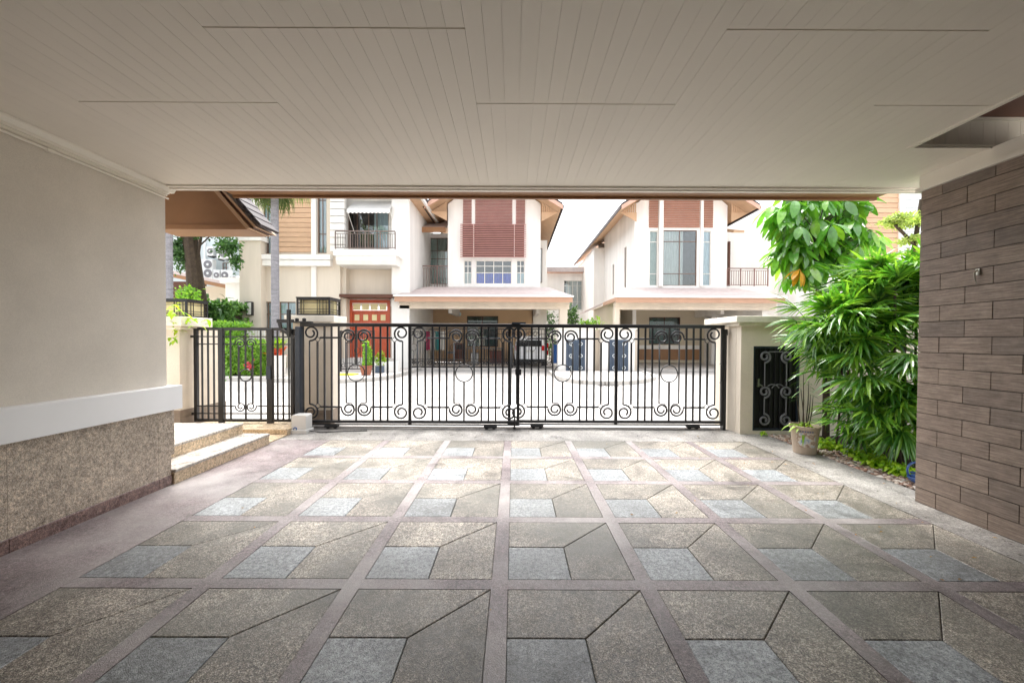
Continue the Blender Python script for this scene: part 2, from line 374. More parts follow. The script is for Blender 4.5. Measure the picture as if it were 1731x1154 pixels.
def islandmat(name, cols, rough=.6):
    m, t, b = base_mat(name, rough, .4); g = N(t, 'ShaderNodeNewGeometry')
    c = ramp(t, g.outputs['Random Per Island'], [(i/max(1, len(cols)-1), s) for i, s in enumerate(cols)])
    n = N(t, 'ShaderNodeTexNoise', Scale=40.0, Detail=3.0); t.links.new(coords(t), n.inputs['Vector'])
    c = mixc(t, 1.0, c, ramp(t, n.outputs[0], [(.3, g1(.75)), (.7, g1(1.15))]), 'MULTIPLY')
    t.links.new(c, b.inputs['Base Color']); return m
M['pebble'] = islandmat('river_pebble', [lin(178, 150, 130), lin(206, 190, 176), lin(120, 96, 84), lin(160, 120, 98), lin(96, 88, 84), lin(222, 214, 204)], .5)
rng = random.Random(7)
# ================================================================ GROUND
struct('ground', MB().box(-300, 300, -60, 600, -.6, -.09), M['pave_far'])
struct('road', MB().box(-40, 30, 7.02, 20.3, -.09, -.004), M['road'])
drive = struct('driveway', MB().box(-3.52, 4.07, -3.2, 6.86, -.09, -.012), M['joint'])
# aprons and borders round the pattern (they butt against the tiles)
XS = [-.079+.9*k for k in range(-3, 5)]          # strip centres across
YS = [2.466+.9*j for j in range(-2, 5)]          # strip centres in depth
hw, zt, g = .05, 0.0, .0023
def slab(x0, x1, y0, y1, m, name, lab=None):
    return part(name, MB().box(x0, x1, y0, y1, -.0119, zt), m, drive, label=lab)
XL, XR, YT, YB = XS[0]+hw, XS[-1]-hw, YS[-1]-hw, YS[0]-hw
slab(-3.519, XL-g, -3.19, YT, M['strip'], 'border_strip', 'wide purple border strip along the steps')
slab(XR+g, 3.80, -3.19, YT, M['apron'], 'border_slab', 'pale border along the tiled wall')
slab(3.80, 4.069, 3.815, YT, M['apron'], 'border_slab', 'pale border beside the planting bed')
slab(-3.519, 4.069, YT+g, 6.855, M['apron'], 'apron_slab', 'pale apron slab in front of the sliding gate')
slab(XL, XR, -3.19, YB-g, M['pave_brown'], 'border_slab', 'brown slab at the back of the carport')
for i in range(1, len(XS)-1): slab(XS[i]-hw, XS[i]+hw, YB, YT, M['strip'], 'border_strip')
for j in range(len(YS)-1):
    for i in range(len(XS)-1):
        slab(XS[i]+hw, XS[i+1]-hw, YS[j]-hw, YS[j]+hw, M['strip'], 'cross_strip')
# each field: a grey square at the near left, two brown trapezoids meeting on the diagonal
fw = .8
def piece(poly):
    """inset polygon with a tiny chamfer: joint stays open all round"""
    c = Vector((sum(p[0] for p in poly)/len(poly), sum(p[1] for p in poly)/len(poly)))
    def inset(d):
        out = []; k = len(poly)
        for a in range(k):
            p0, p1, p2 = Vector(poly[a-1]), Vector(poly[a]), Vector(poly[(a+1) % k])
            e1 = (p1-p0).normalized(); e2 = (p2-p1).normalized()
            n1 = Vector((-e1.y, e1.x)); n2 = Vector((-e2.y, e2.x)); bis = (n1+n2); bis /= max(.3, bis.dot(n1)); out.append(p1+bis*d)
        return out
    a, b = inset(g), inset(g+.004); mb = MB(); k = len(poly)
    mb.v = [Vector((p.x, p.y, -.0119)) for p in a]+[Vector((p.x, p.y, -.003)) for p in a]+[Vector((p.x, p.y, 0)) for p in b]
    for q in range(k):
        r_ = (q+1) % k
        mb.f += [(q, r_, k+r_, k+q), (k+q, k+r_, 2*k+r_, 2*k+q)]
    mb.f.append(tuple(2*k+q for q in range(k))); return mb
h2 = .4
pm = [('grey_paving_square', mesh('grey_paving_square', piece([(0, 0), (h2, 0), (h2, h2), (0, h2)]), M['pave_grey'])),
      ('brown_paving_slab', mesh('brown_paving_slab_front', piece([(h2, 0), (fw, 0), (fw, fw), (h2, h2)]), M['pave_brown'])),
      ('brown_paving_slab', mesh('brown_paving_slab_back', piece([(0, h2), (h2, h2), (fw, fw), (0, fw)]), M['pave_brown']))]
for j in range(len(YS)-1):
    for i in range(len(XS)-1):
        for nm, me in pm:
            inst(nm, me, drive, (XS[i]+hw, YS[j]+hw, rng.uniform(-.0012, .0012)))
# small threshold in front of the pedestrian gate
struct('gate_threshold', MB().box(-5.25, -3.53, 6.30, 7.01, -.09, .09), M['step_riser'])
struct('path', MB().box(-6.4, -3.53, 5.80, 6.295, -.09, .012), M['step_riser'])
# ================================================================ STEPS (granite)
steps = thing('entrance_steps', 'two pale granite steps rising beside the left carport wall', 'steps', (-4.2, 5, 0))
def step(xr, y0, y1, zb, ztop, xl):
    n = 3; L = (y1-y0)/n
    for k in range(n):
        part('tread', MB().box(xl, xr+.012, y0+k*L+.0015, y0+(k+1)*L-.0015, ztop-.03, ztop), M['step_tread'], steps, bevel=.003)
        part('riser', MB().box(xl, xr, y0+k*L+.001, y0+(k+1)*L-.001, zb, ztop-.031), M['step_riser'], steps)
step(-3.495, 4.155, 5.78, -.08, .152, -3.88)
step(-3.86, 4.157, 5.76, -.06, .302, -6.4)
# ================================================================ LEFT CARPORT WALL
lw = thing('carport_wall', 'tall beige plaster wall with white dado band and granite plinth', 'wall', (-3.56, 2, 0))
part('plaster', MB().box(-6.3, -3.56, -3.2, 4.15, 0, 3.3), M['plaster'], lw)
y = -3.2
while y < 4.15:
    y1 = min(y+1.2, 4.15)
    part('granite_panel', MB().box(-3.559, -3.52, y+.001, y1-.001, .101, .775), M['granite_wall'], lw)
    part('skirting', MB().box(-3.559, -3.512, y+.001, y1-.001, -.011, .1), M['skirting'], lw, bevel=.002); y = y1
part('dado_band', MB().box(-3.559, -3.455, -3.2, 4.22, .776, 1.02), M['band'], lw, bevel=.004)
part('dado_band', MB().box(-6.3, -3.5595, 4.152, 4.22, .776, 1.02), M['band'], lw)
part('granite_panel', MB().box(-6.3, -3.5205, 4.1505, 4.19, .303, .775), M['granite_wall'], lw)
cor = MB(); cor.box(-3.559, -3.545, -3.2, 4.16, 2.955, 2.975); cor.box(-3.559, -3.53, -3.2, 4.17, 2.976, 3.0)
cor.prism([(-3.559, 3.001), (-3.525, 3.001), (-3.505, 3.03), (-3.505, 3.048), (-3.559, 3.048)], 'y', -3.2, 4.22)
part('cornice', cor, M['trim'], lw)
pipe = MB().tube([(-3.527, -3.2, 2.925), (-3.527, 4.15, 2.925)], .009, 8); pipe.cbox((-3.53, 3.1, 2.922), .03, .05, .02)
part('conduit', pipe, M['trim'], lw, smooth=False)
# ================================================================ CEILING
CZ = 3.05
ceil = struct('ceiling', MB().box(-3.56, 3.165, -3.2, 4.14, CZ+.0085, CZ+.30).box(3.166, 4.25, 3.245, 4.14, CZ+.0085, CZ+.30), M['ceiling'])
bw = 1.305/14
cuts = {}
def board(x0, x1, y0, y1):
    part('ceiling_board', MB().box(x0+.0007, x1-.0007, y0+.002, y1-.002, CZ+rng.uniform(0, .0006), CZ+.008), M['ceiling'], ceil)
k = 0; x = -2.86-1.305+7*bw
x = -2.86-8*bw
while x < 4.24:
    colidx = math.floor((x+.001+2.86)/1.305); ym = 2.68 if colidx % 2 == 0 else 2.04
    x1 = min(x+bw, 4.24)
    if x1 <= 3.165 or x >= 3.165:
        if x < 3.165:
            board(x, x1, -.36 if ym < 2.5 else .28, ym-.002); board(x, x1, ym+.003, 4.135)
        else: board(x, x1, 3.25, 4.135)
    else:
        board(x, 3.164, -.36 if ym < 2.5 else .28, ym-.002); board(x, 3.164, ym+.003, 4.135); board(3.166, x1, 3.25, 4.135)
    x = x1
part('edge_molding', MB().box(-3.53, 4.27, 4.142, 4.185, 3.022, 3.35).box(-3.53, 4.25, 4.10, 4.141, 3.034, CZ-.001), M['trim'], ceil)
part('opening_trim', MB().box(3.135, 3.168, 0, 3.235, CZ-.012, CZ+.2).box(3.135, 4.25, 3.2355, 3.262, CZ-.012, CZ+.0), M['trim'], ceil)
ev = MB().box(-3.13, 4.03, 4.19, 4.52, 3.10, 3.14).box(-3.13, 4.03, 4.521, 4.56, 3.075, 3.33)
part('eave_board', ev, M['brown'], ceil); part('eave_fascia', MB().box(-3.15, 4.05, 4.561, 4.60, 3.10, 3.38), M['brown_dark'], ceil)
# roof over everything, double-height slot at the right
rf = thing('carport_roof', 'flat carport roof over the pale board ceiling', 'roof', (0, 2, 3.35))
part('roof_slab', MB().box(-6.3, 3.16, -3.2, 4.55, 3.36, 3.6).box(3.161, 4.6, 3.40, 4.55, 3.36, 3.6), M['roof_brown'], rf)
up = thing('side_eave', 'dark brown timber eave over grey vertical planks in the ceiling gap', 'eave', (3.7, 2.5, 3.05))
for q in range(11):
    part('plank', MB().box(3.20+q*.098, 3.296+q*.098, 3.212, 3.232-.001*(q % 2), 3.052, 3.24), M['plank'], up)
part('plank_cap', MB().box(3.19, 4.5, 3.195, 3.234, 3.241, 3.262), M['plank'], up)
part('soffit', MB().box(3.17, 4.9, .6, 3.244, 3.264, 3.32), M['brown_dark'], up)
part('beam', MB().box(3.19, 4.9, 2.6, 2.72, 3.20, 3.2635), M['brown_dark'], up)
part('beam', MB().box(3.9, 4.02, .6, 2.599, 3.19, 3.2635), M['brown_dark'], up)
# ================================================================ BACK WALL (behind the camera)
bk = solo('rear_wall', MB().box(-3.56, 3.8, -3.4, -3.21, 0, 3.3), M['brown_dark'], 'unseen back wall of the carport, coloured dark to dim the ceiling corners', 'wall')  # unseen wall, given a dark colour to darken the upper ceiling corners
# ================================================================ WOOD-LOOK TILED WALL, right
tw = thing('tiled_wall', 'brown wood-look tiled wall with dark joints at the right', 'wall', (3.9, 2, 0))
part('wall_core', MB().box(3.812, 4.0, -3.2, 3.788, -.01, 2.9), M['grout'], tw)
rh = .1405; tme = {}
for r in range(21):
    z0 = r*rh; z1 = min(z0+rh, 2.9)
    if z1-z0 < .02: continue
    yy = 3.80; first = .185 if r % 2 == 0 else .385
    while yy > 1.9:
        L = first if yy > 3.79 else .40
        jx = rng.uniform(-.0012, .0012)
        part('tile', MB().box(3.80+jx, 3.811, yy-L+.003, yy-.0008 if yy > 3.79 else yy-.003, z0+.003, z1-.003), M['woodtile'], tw)
        yy -= L
    # end face towards the garden
    part('tile', MB().box(3.8125, 4.0, 3.789, 3.80, z0+.002, z1-.002), M['woodtile'], tw)
part('top_molding', MB().box(3.772, 4.02, -3.2, 3.83, 2.901, 2.935).box(3.792, 4.0, -3.2, 3.81, 2.936, 3.0485), M['trim'], tw)
hk = thing('wall_hook', 'small brass hook fixed to the tiled wall', 'hook', (3.79, 3.31, 2.0))
part('plate', MB().box(3.785, 3.7985, 3.30, 3.33, 2.05, 2.10), M['chrome'], hk)
part('prong', MB().tube([(3.785, 3.315, 2.09), (3.765, 3.318, 2.07), (3.768, 3.315, 2.02), (3.78, 3.312, 1.975)], [.005, .007, .006, .002], 6), M['chrome'], hk)
# ================================================================ SMALL GABLE, left beyond the carport wall
gb = thing('entrance_gable', 'brown boarded gable end of the small tiled entrance roof', 'gable', (-4.0, 4.9, 2.8))
Yf, Yb = 4.75, 5.08
def P2(px, py, Y=Yf): q = at(px, py, Y); return (q.x, q.z)
zb_ = RZ(388, Yf, 300)
xl_ = RX(262, Yf, 350)
xr_ = RX(418, Yf, 388); xt_ = RX(366, Yf, 328)
sl = (P2(366, 328)[1]-zb_)/(xt_-xr_)
ztop = 3.35; xtop = xt_+(ztop-P2(366, 328)[1])/sl
part('gable_board', MB().prism([(xl_, zb_+.05), (xr_+.04/sl, zb_+.05), (xtop, ztop), (xl_, ztop)], 'y', Yf, Yb), M['brown'], gb)
part('bottom_board', MB().box(xl_, xr_+.02, Yf-.02, Yb, zb_, zb_+.0495), M['brown'], gb)
def along(off0, off1, y0, y1, zlo, mat, nm):
    poly = [(xr_+off0-(zlo-zb_)/-sl*0, zlo), (xr_+off1, zlo), (xtop+off1, ztop), (xtop+off0, ztop)]
    part(nm, MB().prism(poly, 'y', y0, y1), mat, gb)
along(.021, .075, Yf-.06, Yb, zb_+.004, M['soffit'], 'rake_board'); along(.076, .115, Yf-.04, Yb-.02, zb_+.012, M['brown_dark'], 'rake_board'); along(.116, .15, Yf-.07, Yb, zb_+.016, M['soffit'], 'rake_board')
dv = Vector((xtop-xr_, 0, ztop-zb_)).normalized(); nv = Vector((-dv.z, 0, dv.x)) * (-1 if dv.x < 0 and False else 1)
if nv.x < 0: nv = -nv
ang = math.atan2(dv.z, dv.x)
Lr = math.hypot(xtop-xr_, ztop-zb_)
for q in range(7):
    t0 = q*.13
    c = Vector((xr_+.15, Yf-.03+.14, zb_+.03)) + dv*(t0+.05) + nv*(.035)
    rot = Matrix.Rotation(-ang-rad(3), 3, 'Y')
    part('roof_tile', MB().cbox(c, .15, .36, .03+.0*q, rot), M['roof_brown'], gb)
# ================================================================ GATES
def spiral(cx, cz, r0, r1, a0, turns, ccw=True, n=26):
    out = []
    for i in range(n+1):
        t = i/n; a = rad(a0)+(1 if ccw else -1)*turns*2*math.pi*t; r = r0+(r1-r0)*t**.85
        out.append((cx+r*math.cos(a), cz+r*math.sin(a)))
    return out
def to3(p, Y): return [(x, Y, z) for x, z in p]
def gate_panel(root, xL, xR, Y, sz=1.0, z0=0.0, bars=True, br=.0132, sr=.0155, sides=4, centre=True):
    """one bay of ironwork between two posts; heights follow the photographed gate, sz scales it"""
    w = xR-xL; xc = (xL+xR)/2; k = w/1.81
    H = lambda z: z0+z*sz
    def bar(x, a, b, nm='bar'): part(nm, MB().box(x-br, x+br, Y-br, Y+br, H(a), H(b)), M['iron'], root)
    def line(pts, nm='scroll', r=sr): part(nm, MB().tube(to3(pts, Y), r, 6), M['iron'], root, smooth=True)
    for s in (-1, 1):
        X = lambda d: (xL+d*k) if s < 0 else (xR-d*k)      # d: distance from this side's post
        for d in (.375, .495, .615): bar(X(d), .14, 1.72)
        bar(X(.257), .42, 1.46)
        def mir(p): return [(X(a), H(b)) for a, b in p]
        line(mir(spiral(.145, 1.609, .135, .05, 262, 1.42)+[]) )
        line(mir([(.124, 1.478), (.124, .412)]), 'bar', br)
        line(mir(spiral(.145, .28, .135, .05, 98, 1.42, False)))
        for zc, sg in ((1.50, 1), (.385, -1)):
            line(mir([(.262, zc-.045), (.215, zc), (.262, zc+.045), (.305, zc), (.262, zc-.045)]), 'collar', .007)
        line(mir([(.30, 1.53), (.905-.247, 1.53), (.905-.247, 1.57)]), 'cross_bar')
        line(mir([(.30, .368), (.905-.247, .368), (.905-.247, .33)]), 'cross_bar')
        line(mir(spiral(.905-.126, 1.56, .12, .045, 180, 1.5, False)))
        line(mir(spiral(.905-.126, .33, .12, .045, 180, 1.5, True)))
        line(mir([(.905-.168, 1.45), (.905-.085, 1.45), (.905-.085, 1.455), (.905-.03, 1.53)]), 'cross_bar', .008)
        line(mir([(.905-.168, .435), (.905-.085, .435), (.905-.03, .37)]), 'cross_bar', .008)
        line(mir([(.905-.168, 1.45), (.905-.168, .435)]), 'bar', br)
    bar(xc, 1.09, 1.72); bar(xc, .14, .80)
    ring = [(xc+.143*k*math.cos(a), H(.944)+.143*sz*math.sin(a)) for a in [2*math.pi*i/28 for i in range(29)]]
    line(ring, 'ring', .0095)
def sliding_leaf(name, label, xs, Y, group):
    g_ = thing(name, label, 'gate', ((xs[0]+xs[-1])/2, Y, 0), group)
    part('frame_rail', MB().box(xs[0]-.025, xs[-1]+.025, Y-.028, Y+.028, 1.715, 1.775), M['iron'], g_, bevel=.004)
    part('frame_rail', MB().box(xs[0]-.025, xs[-1]+.025, Y-.028, Y+.028, .10, .145), M['iron'], g_, bevel=.004)
    part('frame_rail', MB().box(xs[0]-.025, xs[-1]+.025, Y-.022, Y+.022, .066, .084), M['iron'], g_)
    for x in xs: part('post', MB().box(x-.024, x+.024, Y-.025, Y+.025, .07, 1.714), M['iron'], g_, bevel=.003)
    for a, b in zip(xs, xs[1:]): gate_panel(g_, a, b, Y)
    return g_
GY = 6.79
G1 = [RX(511, GY, 630), RX(693, GY, 630), RX(876, GY, 630)]
G2 = [RX(861, GY, 630)*1.012, RX(1041.5, GY, 630)*1.012, RX(1221, GY, 630)*1.012]
gl1 = sliding_leaf('sliding_gate', 'left leaf of the black wrought iron sliding driveway gate', G1, GY, 'driveway gate leaves')
gl2 = sliding_leaf('sliding_gate', 'right leaf of the black wrought iron sliding driveway gate, ending at the meter pillar', G2, GY+.085, 'driveway gate leaves')
def caster(g_, x, Y):
    c = part('caster', MB().box(x-.11, x+.11, Y-.045, Y+.045, .03, .064), M['plastic_black'], g_, bevel=.005)
    for dx in (-.06, .06):
        w = MB(); n = 14
        for t in range(1): w.tube([(x+dx, Y-.02, .028), (x+dx, Y+.02, .028)], .028, n)
        part('wheel', w, M['plastic_black'], c)
for px in (561, 829): caster(gl1, RX(px, GY, 720), GY)
for px in (908, 1175): caster(gl2, RX(px, GY, 720), GY+.085)
part('handle', MB().tube([(G2[-1]-.055, GY+.05, 1.12), (G2[-1]-.055, GY+.0, 1.10), (G2[-1]-.055, GY, .82), (G2[-1]-.055, GY+.05, .80)], .009, 6), M['iron'], gl2)
part('drop_bolt', MB().tube([(G1[-1]-.06, GY-.035, .35), (G1[-1]-.06, GY-.035, .03)], .012, 8).tube([(G1[-1]-.06, GY-.035, .05), (G1[-1]-.06, GY-.035, .02)], .024, 8), M['iron'], gl1)
lockp = MB().box(G1[-1]-.05, G1[-1]+.05, GY-.04, GY-.029, .92, 1.02); part('latch', lockp, M['iron'], gl1)
part('lock_cap', MB().box(G1[-1]-.11, G1[-1]+.12, GY-.05, GY+.05, 1.776, 1.80), M['steel_blue'], gl1)
tr = MB()
for dy in (-.012, .073): tr.box(-3.6, 3.62, GY+dy, GY+dy+.024, .0005, .0075)
solo('gate_track', tr, M['iron'], 'thin dark floor rails under the driveway gate', 'track')
# guide post and bracket at the left end, end post at the right
gp = thing('guide_post', 'blue-black steel post guiding the left end of the driveway gate', 'post', (G1[0], GY-.09, 0))
part('tube', MB().box(G1[0]-.045, G1[0]+.045, GY-.15, GY-.05, .10, 1.71), M['steel_blue'], gp, bevel=.01)
part('roller_bracket', MB().box(G1[0]-.16, G1[0]+.16, GY-.12, GY+.06, 1.776, 1.80).tube([(G1[0]-.33, GY-.09, 1.80), (G1[0]-.30, GY-.09, 1.66), (G1[0]-.02, GY-.09, 1.50)], .022, 4).tube([(G1[0]-.36, GY-.09, 1.80), (G1[0]-.1, GY-.09, 1.80)], .028, 4), M['iron'], gp)
part('upright', MB().box(G1[0]-.19, G1[0]-.14, GY-.13, GY-.08, 1.55, 1.99), M['iron'], gp, bevel=.003)
for dx in (-.09, .03): part('roller', MB().lathe([(0, 1.80), (.03, 1.80), (.03, 1.85), (0, 1.86)], (G1[0]+dx, GY+.01, 0), 12), M['plastic_black'], gp)
ep = thing('gate_stop_post', 'dark steel stop post between driveway gate and meter pillar', 'post', (3.585, 6.9, 0))
part('channel', MB().box(3.565, 3.61, 6.84, 6.95, 0, 1.70), M['iron'], ep, bevel=.003)
part('catch', MB().box(3.50, 3.60, 6.80, 6.84, 1.60, 1.70), M['iron'], ep)
# gate motor
mo = thing('gate_motor', 'small grey-white gate opener box with a blue round badge', 'gate opener', (-3.58, 6.5, 0))
mx0, mx1 = RX(494, 6.45, 714), RX(519, 6.45, 714)
part('housing', MB().prism([(mx0, .06), (mx1, .06), (mx1, .275), (mx1-.02, .295), (mx0+.02, .295), (mx0, .275)], 'y', 6.42, 6.62), M['plastic_white'], mo, bevel=.006)
part('base', MB().box(mx0-.012, mx1+.015, 6.40, 6.64, 0, .0595), M['plastic_white'], mo, bevel=.004)
part('badge', MB().tube([(mx0+.065, 6.412, .075), (mx0+.065, 6.42, .075)], .03, 16), M['blue_plastic'], mo)
part('badge_ring', MB().tube([(mx0+.065, 6.409, .075), (mx0+.065, 6.4115, .075)], .014, 12), M['plastic_white'], mo)
part('cable', MB().tube([(mx1+.01, 6.5, .03), (mx1+.2, 6.47, .012), (mx1+.5, 6.55, .012), (mx1+.9, 6.62, .010)], .008, 6), M['plastic_black'], mo)
# ---- pedestrian gate: stiles, side panels, middle door
pg = thing('pedestrian_gate', 'narrow black wrought iron pedestrian gate between the two pillars', 'gate', (-4.5, GY, .1))
PX = lambda px: RX(px, GY, 634)
PZ = lambda py: RZ(py, GY, 415)
zt_, zb2 = PZ(556), PZ(712)
for px, hwid, zlo in ((332, .026, zb2), (374.5, .042, zb2-.03), (457, .05, zb2-.04), (495, .028, zb2)):
    part('stile', MB().box(PX(px)-hwid, PX(px)+hwid, GY-.03, GY+.03, zlo, zt_+.004), M['iron'], pg, bevel=.004)
for py, r_ in ((556, .024), (710, .022)): part('rail', MB().box(PX(332)+.027, PX(495)-.029, GY-.02, GY+.02, PZ(py)-r_, PZ(py)+r_), M['iron'], pg)
xs_ = [332, 374.5, 457, 495]
for py in (569, 698.7):
    part('cross_bar', MB().box(PX(332), PX(495), GY-.008, GY+.008, PZ(py)-.009, PZ(py)+.009), M['iron'], pg)
for py in (581.7, 686):
    for a, b in ((332, 403), (427, 495)): part('cross_bar', MB().box(PX(a), PX(b) if b != 403 else PX(396), GY-.008, GY+.008, PZ(py)-.009, PZ(py)+.009) if a == 332 else MB().box(PX(435), PX(b), GY-.008, GY+.008, PZ(py)-.009, PZ(py)+.009), M['iron'], pg)
for px in (342, 352, 361.8, 390, 441, 469.3, 478.8, 488.5):
    part('bar', MB().box(PX(px)-.011, PX(px)+.011, GY-.01, GY+.01, PZ(709), PZ(558)), M['iron'], pg)
xc = PX(415.3)
part('bar', MB().box(xc-.011, xc+.011, GY-.01, GY+.01, PZ(623), PZ(558)), M['iron'], pg); part('bar', MB().box(xc-.011, xc+.011, GY-.01, GY+.01, PZ(709), PZ(645)), M['iron'], pg)
zc_ = PZ(634)
part('ring', MB().tube([(xc+.1*math.cos(a), GY, zc_+.1*math.sin(a)) for a in [2*math.pi*i/24 for i in range(25)]], .012, 6), M['iron'], pg, smooth=True)
for s in (-1, 1):
    part('bar', MB().box(xc+s*.117-.011, xc+s*.117+.011, GY-.01, GY+.01, PZ(682), PZ(586)), M['iron'], pg)
    f_ = lambda pts: [(xc+s*a, b) for a, b in pts]
    part('scroll', MB().tube(to3(f_(spiral(.088, PZ(580.5), .092, .028, 350, 1.45, True)), GY), .011, 6), M['iron'], pg, smooth=True)
    part('scroll', MB().tube(to3(f_(spiral(.088, PZ(687), .092, .028, 10, 1.45, False)), GY), .011, 6), M['iron'], pg, smooth=True)
for py in (569, 699): part('hinge', MB().box(PX(332)-.09, PX(332)-.02, GY-.02, GY+.02, PZ(py)-.018, PZ(py)+.018), M['iron'], pg)
part('lock', MB().box(PX(457)-.045, PX(457)+.03, GY-.045, GY-.031, PZ(640), PZ(618)), M['steel_blue'], pg)
# ================================================================ GATE PILLARS
def lantern(name, label, x0, x1, y0, y1, z0, z1):
    l = thing(name, label, 'lantern', ((x0+x1)/2, (y0+y1)/2, z0), 'iron box lanterns on the gate pillars')
    fr = MB(); r_ = .014
    for x in (x0, x1):
        for y_ in (y0, y1): fr.box(x-r_, x+r_, y_-r_, y_+r_, z0, z1)
    for z in (z0+r_, z1-r_):
        for y_ in (y0, y1): fr.box(x0+r_, x1-r_, y_-r_, y_+r_, z-r_, z+r_)
        for x in (x0, x1): fr.box(x-r_, x+r_, y0+r_, y1-r_, z-r_, z+r_)
    part('frame', fr, M['iron'], l)
    bar = MB(); w = x1-x0; d = y1-y0; h = z1-z0; t_ = .0045
    for a in (.12, .2, .62, .70, .8, .9):
        for y_ in (y0-.004, y1+.004): bar.box(x0+w*a-t_, x0+w*a+t_, y_-t_, y_+t_, z0+.02, z1-.02)
    for a in (.2, .32, .7, .85):
        for x in (x0-.004, x1+.004): bar.box(x-t_, x+t_, y0+d*a-t_, y0+d*a+t_, z0+.02, z1-.02)
    for c in (.22, .36, .74):
        for y_ in (y0-.012, y1+.012): bar.box(x0+.015, x1-.015, y_-t_, y_+t_, z0+h*c-t_, z0+h*c+t_)
        for x in (x0-.012, x1+.012): bar.box(x-t_, x+t_, y0+.015, y1-.015, z0+h*c-t_, z0+h*c+t_)
    part('grille', bar, M['iron'], l)
    part('shade', MB().box(x0+.03, x1-.03, y0+.03, y1-.03, z0+.03, z1-.03), M['frost'], l)
    part('lid', MB().box(x0-.02, x1+.02, y0-.02, y1+.02, z1+.001, z1+.022), M['iron'], l)
    part('foot', MB().box(x0+.1, x1-.1, y0+.1, y1-.1, z0-.05, z0-.001), M['iron'], l)
# left pillar with planter
p1 = thing('gate_pillar', 'beige pillar with a planter top left of the pedestrian gate', 'pillar', (-6.2, 6.8, 0))
XA, YA, YA2 = RX(304, 6.55, 640), 6.55, 6.98
z1c = 1.70
part('shaft', MB().box(-8.6, XA, YA, YA2+.6, .34, z1c), M['pillar'], p1)
zb = .0
for q in range(3): part('base_stone', MB().box(-8.6, XA+.008-.002*(q % 2), YA-.01, YA2+.61, zb+q*.112+.003, zb+(q+1)*.112), M['base_stone'], p1)
part('cap', MB().box(-8.7, XA+.13, YA-.12, YA2+.12, z1c+.001, z1c+.155).box(-8.7, XA+.06, YA-.05, YA2+.05, z1c-.05, z1c), M['cap'], p1, bevel=.006)
lx0, lx1, lz0, lz1 = R(262, 507, 315, 538, 6.75)
lantern('pillar_lantern', 'iron box lantern half hidden by leaves on the left planter pillar', lx0, lx1, 6.75, 7.2, lz0+.02, lz1)
# centre-left pillar behind the sliding gate
XB = RX(559, 7.1, 640)
p2 = thing('gate_pillar', 'beige pillar behind the gate opener between pedestrian and driveway gates', 'pillar', (XB-.35, 7.3, 0))
part('shaft', MB().box(XB-.66, XB, 7.1, 7.46, .26, 1.80), M['pillar'], p2)
for q in range(3): part('base_stone', MB().box(XB-.668, XB+.008, 7.092, 7.468, -.004+q*.087, -.004+(q+1)*.087-.003), M['base_stone'], p2)
part('cap', MB().box(XB-.76, XB+.10, 7.0, 7.56, 1.80, 1.915), M['cap'], p2, bevel=.006)
lx0, lx1, lz0, lz1 = R(503, 504, 557, 535, 7.06)
lantern('pillar_lantern', 'iron box lantern on the pillar behind the gate opener', lx0, lx1, 7.06, 7.47, lz0+.02, lz1)
# right pillar / meter cupboard wall
XC = RX(1252, 6.52, 640)
p3 = thing('meter_pillar', 'beige wall pillar with sloping cap holding the black iron cupboard door', 'pillar', (4.5, 6.8, 0))
dx0, dx1, dz0, dz1 = R(1273, 585, 1352, 728, 6.52)
dz0 = max(dz0, .04)
mbp = MB(); holed(mbp, XC, 9.0, -.02, 1.80, 6.52, .14, [(dx0, dx1, dz0, dz1)])
mbp.quad((XC, 6.66, -.02), (9, 6.66, -.02), (9, 6.66, 1.8), (XC, 6.66, 1.8))
mbp.box(XC+.001, 9.0, 6.67, 7.35, -.02, 1.799)
part('wall', mbp, M['pillar'], p3)
part('cap', MB().box(XC-.14, 9.1, 6.40, 7.50, 1.801, 1.90).box(XC-.07, 9.05, 6.46, 7.42, 1.75, 1.80), M['cap'], p3, bevel=.006)
dr = part('door', MB().box(dx0+.03, dx1-.03, 6.575, 6.59, dz0+.03, dz1-.03), M['plastic_black'], p3)
fr = MB().box(dx0+.003, dx0+.03, 6.53, 6.60, dz0+.002, dz1-.002).box(dx1-.03, dx1-.003, 6.53, 6.60, dz0+.002, dz1-.002).box(dx0+.031, dx1-.031, 6.53, 6.60, dz1-.035, dz1-.002).box(dx0+.031, dx1-.031, 6.53, 6.60, dz0+.002, dz0+.035)
part('door_frame', fr, M['steel_blue'], dr)
dw, dh = dx1-dx0, dz1-dz0
for q in range(9):
    x = dx0+.06+q*(dw-.12)/8; part('bar', MB().box(x-.008, x+.008, 6.555, 6.571, dz0+.036, dz1-.036), M['iron'], dr)
sc = MB()
for s, xx in ((1, dx0+.2), (-1, dx1-.2)):
    for cz, a0, cc in ((dz1-.17, 270, s > 0), (dz0+dh*.46, 270, s > 0), (dz0+.17, 90, s < 0)):
        sc.tube(to3(spiral(xx, cz, .1, .03, a0 if s > 0 else 540-a0-0 if a0 == 270 else a0, 1.4, cc), 6.545), .018, 6)
    sc.tube([(xx+.0, 6.545, dz1-.265), (xx, 6.545, dz0+dh*.46+.095)], .010, 6); sc.tube([(xx, 6.545, dz0+dh*.46-.095), (xx, 6.545, dz0+.265)], .010, 6)
    sc.tube(to3(spiral(xx+s*.13, dz0+dh*.46, .12, .12, 130 if s > 0 else 50, .28, s < 0, 10), 6.545), .009, 6)
sc.tube([(dx0+.26, 6.545, dz1-.09), (dx1-.26, 6.545, dz1-.09)], .009, 6)
part('scrollwork', sc, M['grey_box'], dr)
